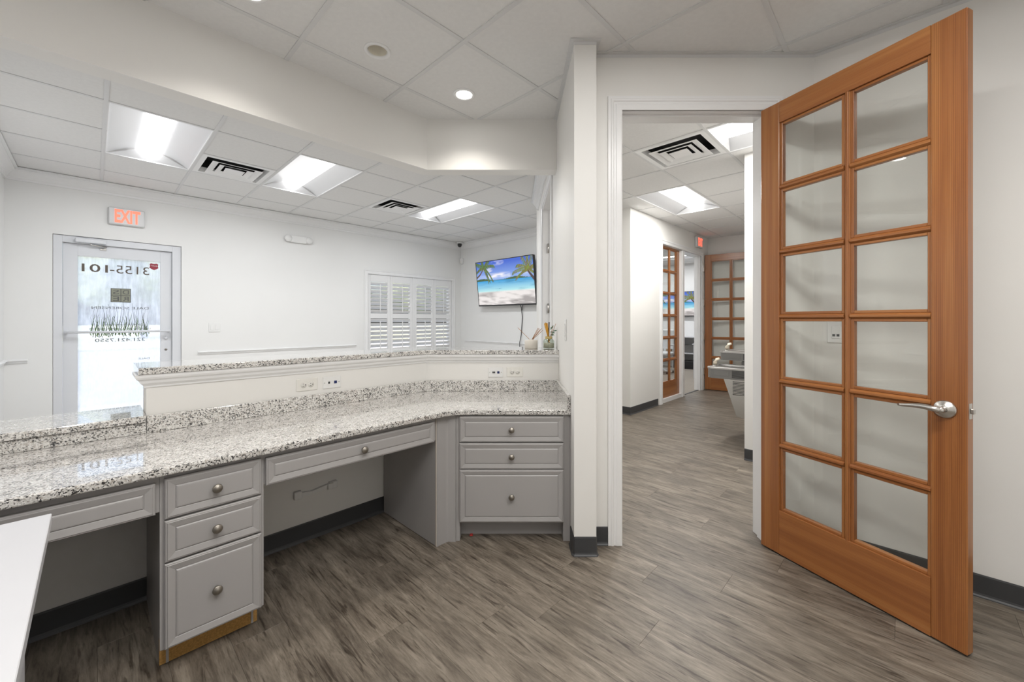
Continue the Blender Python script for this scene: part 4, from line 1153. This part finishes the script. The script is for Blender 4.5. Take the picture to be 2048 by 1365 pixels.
tv = television(-5.575, -4.195, 1.50, 2.29, 5.02, .11, 'wide lobby television showing a palm beach above the ledge', .075)
MB(FV).tube([(-4.60, 4.96, 1.50), (-4.61, 4.99, 1.46), (-4.60, 5.005, 1.30), (-4.615, 5.008, 1.15), (-4.63, 5.006, 1.0), (-4.645, 4.985, .86), (-4.64, 4.985, .78), (-4.63, 5.005, .60), (-4.63, 5.008, .42)], .006, 6).build('power_cable', M['cable'], tv)
MB(FV).tube([(-4.55, 4.96, 1.50), (-4.59, 4.99, 1.45), (-4.60, 5.0, 1.42)], .005, 6).build('power_cable', M['cable'], tv)

# ================================================================== THINGS ON THE LEDGE
ZL = 1.0436
rd = thing('reed_diffuser', 'white ceramic reed diffuser with thin brown sticks on the ledge', 'reed diffuser', FW, (.141, 2.99, ZL))
MB(FW).lathe([(.045, 0), (.048, .003), (.048, .060), (.045, .0635), (.016, .064), (.016, .069), (.009, .069), (.009, .050), (0, .050)], (.141, 2.99, ZL), 2, 32).build('vessel', M['ceramic'], rd)
for tx_, ty_, tz_ in [(-.098, .01, .155), (.060, .02, .150), (.085, .0, .135), (.078, -.02, .150), (.070, .03, .143), (.050, -.01, .152)]:
    MB(FW).tube([(.141 - tx_ * .05, 2.99, ZL + .052), (.141 + tx_, 2.99 + ty_, ZL + tz_)], .0018, 6).build('reed', M['stick'], rd)
jr = thing('plant_jar', 'small glass jar holding amber sticks and green sprigs on the ledge', 'jar', FW, (.272, 3.0, ZL))
JX, JY = .272, 3.0
MB(FW).lathe([(.038, 0), (.042, .004), (.042, .055), (.036, .066), (.024, .072), (.024, .088), (.0225, .088), (.0225, .074), (.034, .066), (.0395, .055), (.0395, .006), (0, .005)], (JX, JY, ZL), 2, 28, cap=False).build('glass_body', M['jar'], jr)
MB(FW).lathe([(.0252, .073), (.0262, .076), (.0262, .088), (.0252, .090)], (JX, JY, ZL), 2, 24, cap=False).build('neck_band', M['band'], jr)
MB(FW).lathe([(.038, .0062), (.0385, .040), (0, .046)], (JX, JY, ZL), 2, 20).build('filling', M['sand'], jr)
for i, (a, b, h_) in enumerate([(-.034, .004, .186), (-.028, -.006, .192), (-.020, .002, .190), (-.024, .010, .178), (-.014, -.004, .188), (-.016, .006, .182)]):
    MB(FW).tube([(JX + a * -.35, JY + b * .2, ZL + .02), (JX + a * .9, JY + b, ZL + h_)], .0046, 7).build('amber_stick', M['amber'], jr)
MB(FW).tube([(JX - .004, JY + .006, ZL + .02), (JX + .004, JY + .014, ZL + .196)], .0048, 7).build('black_stick', M['tvblack'], jr)
MB(FW).tube([(JX - .004, JY + .004, ZL + .02), (JX + .052, JY + .0, ZL + .185)], .0016, 5).build('twig', M['stick'], jr)
MB(FW).tube([(JX - .006, JY - .004, ZL + .02), (JX + .030, JY - .01, ZL + .165)], .0016, 5).build('twig', M['stick'], jr)
random.seed(21)
for i in range(11):
    q = i / 10; bx, bz_ = JX + .004 + .020 * q, ZL + .10 + .055 * (i % 4) / 3
    a = random.uniform(-.3, 1.2); ln = .028 + .022 * random.random(); dx, dz = math.cos(a) * ln, math.sin(a) * ln
    w_ = .0035
    MB(FW).add([(bx, JY, bz_), (bx + dx * .5 - dz / ln * w_, JY - .006, bz_ + dz * .5 + dx / ln * w_), (bx + dx, JY - .004 + .01 * random.random(), bz_ + dz), (bx + dx * .5 + dz / ln * w_, JY + .004, bz_ + dz * .5 - dx / ln * w_)], [(0, 1, 2), (0, 2, 3)]).build('leaf', M['leaf'], jr, fix=False)

# ================================================================== HALL
def fountain(u0, ztop, hb, label, skirt):
    w0, w1 = 1.0285, 1.51; u1 = u0 + .40
    t = thing('drinking_fountain', label, 'drinking fountain', FU, ((u0 + u1) / 2, w0, ztop - hb), 'bi-level drinking fountains in the hall')
    r = .06; pts = [(u0, w0), (u1, w0)]
    for k in range(7): a = math.pi / 2 * k / 6; pts.append((u1 - r + r * math.cos(a), w1 - r + r * math.sin(a)))
    for k in range(7): a = math.pi / 2 + math.pi / 2 * k / 6; pts.append((u0 + r + r * math.cos(a), w1 - r + r * math.sin(a)))
    MB(FU).prism(pts, 2, ztop - hb, ztop - .018).build('housing', M['fgrey'], t)
    tp = MB(FU); cx = (u0 + u1) / 2; cy = (w0 + w1) / 2
    def off(d, z): return [(cx + (x - cx) * (1 - d / .2), cy + (y - cy) * (1 - d / .24), z) for x, y in pts]
    rg = [off(-.006, ztop - .020), off(-.006, ztop - .004), off(.004, ztop), off(.022, ztop - .002), off(.05, ztop - .016), off(.10, ztop - .0175)]
    n = len(pts); vs_ = [p for g in rg for p in g]; fs = []
    for i in range(len(rg) - 1):
        for k in range(n): k2 = (k + 1) % n; fs.append((i * n + k, i * n + k2, (i + 1) * n + k2, (i + 1) * n + k))
    fs.append(tuple((len(rg) - 1) * n + k for k in range(n)))
    tp.add(vs_, fs); tp.build('basin', M['steel'], t)
    bb = MB(FU); bx, by = u0 + .09, w1 - .055
    bb.lathe([(.020, 0), (.017, .01), (.014, .022)], (bx, by, ztop - .004), 2, 14)
    bb.build('bubbler_base', M['steel'], t)
    g = MB(FU); g.tube([(bx, by, ztop + .015), (bx + .002, by - .004, ztop + .045), (bx + .012, by - .014, ztop + .070), (bx + .034, by - .034, ztop + .078)], .022, 10, .014); g.build('bubbler_guard', M['cream'], t)
    zc_ = ztop - hb / 2 - .006
    MB(FU).box(u0 - .0025, u0 + .001, w1 - .22, w1 - .075, zc_ - .022, zc_ + .022, .001).build('push_pad', M['fgrey'], t)
    for i in range(7):
        z = ztop - .030 - i * (hb - .04) / 7
        MB(FU).box(u0 - .0012, u0 + .0005, w0 + .012, w0 + .235, z - .0035, z + .0035).build('slot', M['slot'], t)
    if skirt:
        za = ztop - hb
        MB(FU).prism([(w0, za - .001), (1.345, za - .001), (1.222, .27), (w0, .24)], 0, u0 + .012, u1 - .012).build('skirt', M['steel'], t)
        for i in range(10):
            z = za - .022 - i * .0145
            MB(FU).box(u0 + .0108, u0 + .0122, w0 + .012, w0 + .23, z - .0032, z + .0032).build('slot', M['slot'], t)
    else:
        MB(FU).box(u0 + .02, u1 - .02, w0, w0 + .26, ztop - hb - .055, ztop - hb - .0005, .01).build('lower_housing', M['fgrey'], t)
    return t
fountain(4.54, .762, .118, 'lower steel drinking fountain with tapered skirt in the hall', True)
fountain(4.95, .905, .103, 'upper steel drinking fountain of the hall pair', False)

# ---- office glimpsed through the sidelight and doorway
television(-5.02, -3.86, 1.345, 2.0, 10.9, 0.0, 'office television showing a palm beach, seen past the hall doorway', .05)
sf = thing('wall_shelf_unit', 'low white shelf unit under the office television', 'shelf', FV, (-4.3, 10.7, 0))
for z in (.80, .385): MB(FV).box(-5.2, -3.4, 10.45, 10.895, z, z + .025, .002).build('shelf_board', M['laminate'], sf)
for x in (-5.2, -4.33, -3.42): MB(FV).box(x, x + .02, 10.47, 10.89, .0045, .799).build('upright', M['laminate'], sf)
MB(FV).box(-4.28, -3.45, 10.62, 10.88, .413, .60, .004).build('storage_bin', M['fgrey'], sf)
tag(MB(FV).box(-4.28, -3.46, 10.5, 10.86, .0045, .20, .006).build('black_case', M['tvblack']), 'low black case on the carpet under the office shelf', 'case')
od = thing('office_desk', 'white panel-end desk just inside the office doorway', 'desk', FU, (9.3, 3.0, 0))
MB(FU).box(8.95, 9.70, 2.73, 3.27, .712, .74, .002).build('desk_top', M['laminate'], od)
for x in (8.96, 9.67): MB(FU).box(x, x + .024, 2.75, 3.25, .0045, .711, .001).build('side_panel', M['laminate'], od)
fp = thing('framed_photo', 'small framed picture on the lower office shelf', 'picture', FV, (-4.72, 10.55, .411))
MB(FV).box(-4.85, -4.60, 10.50, 10.515, .4105, .60, .003).build('frame', M['laminate'], fp)
MB(FV).box(-4.82, -4.63, 10.4975, 10.4995, .44, .57).build('print', M['cardboard'], fp)
tag(MB(FV).box(-4.62, -4.40, 10.55, 10.85, .4105, .70, .003).build('cardboard_box', M['cardboard']), 'brown cardboard box on the lower office shelf', 'box')
oc = thing('office_chair', 'white swivel chair in the office behind the sidelight', 'chair', FU, (9.35, 4.14, 0))
OX, OY = 9.35, 4.14
for k in range(5):
    a = 2 * math.pi * k / 5 + .3; x, y = OX + .28 * math.cos(a), OY + .28 * math.sin(a)
    lg_ = MB(FU).tube([(OX, OY, .11), (x, y, .075)], .022, 8, .014).build('leg', M['chairwhite'], oc)
    MB(FU).lathe([(.028, -.012), (.030, 0), (.028, .012)], (x, y, .034), 1, 14).build('caster', M['tvblack'], lg_)
MB(FU).lathe([(.03, .09), (.03, .25), (.02, .25), (.02, .43)], (OX, OY, 0), 2, 14).build('column', M['nickel'], oc)
MB(FU).box(OX - .24, OX + .24, OY - .24, OY + .24, .43, .50, .03, 3).build('seat', M['chairwhite'], oc)
MB(FU).box(OX + .20, OX + .25, OY - .22, OY + .22, .56, 1.02, .024, 3).build('backrest', M['chairwhite'], oc)
MB(FU).box(OX + .21, OX + .235, OY - .03, OY + .03, .44, .60, .005).build('back_support', M['chairwhite'], oc)
for s in (-1, 1): MB(FU).tube([(OX + .18, OY + s * .24, .46), (OX + .18, OY + s * .27, .66), (OX - .10, OY + s * .27, .67)], .016, 8).build('armrest', M['chairwhite'], oc)
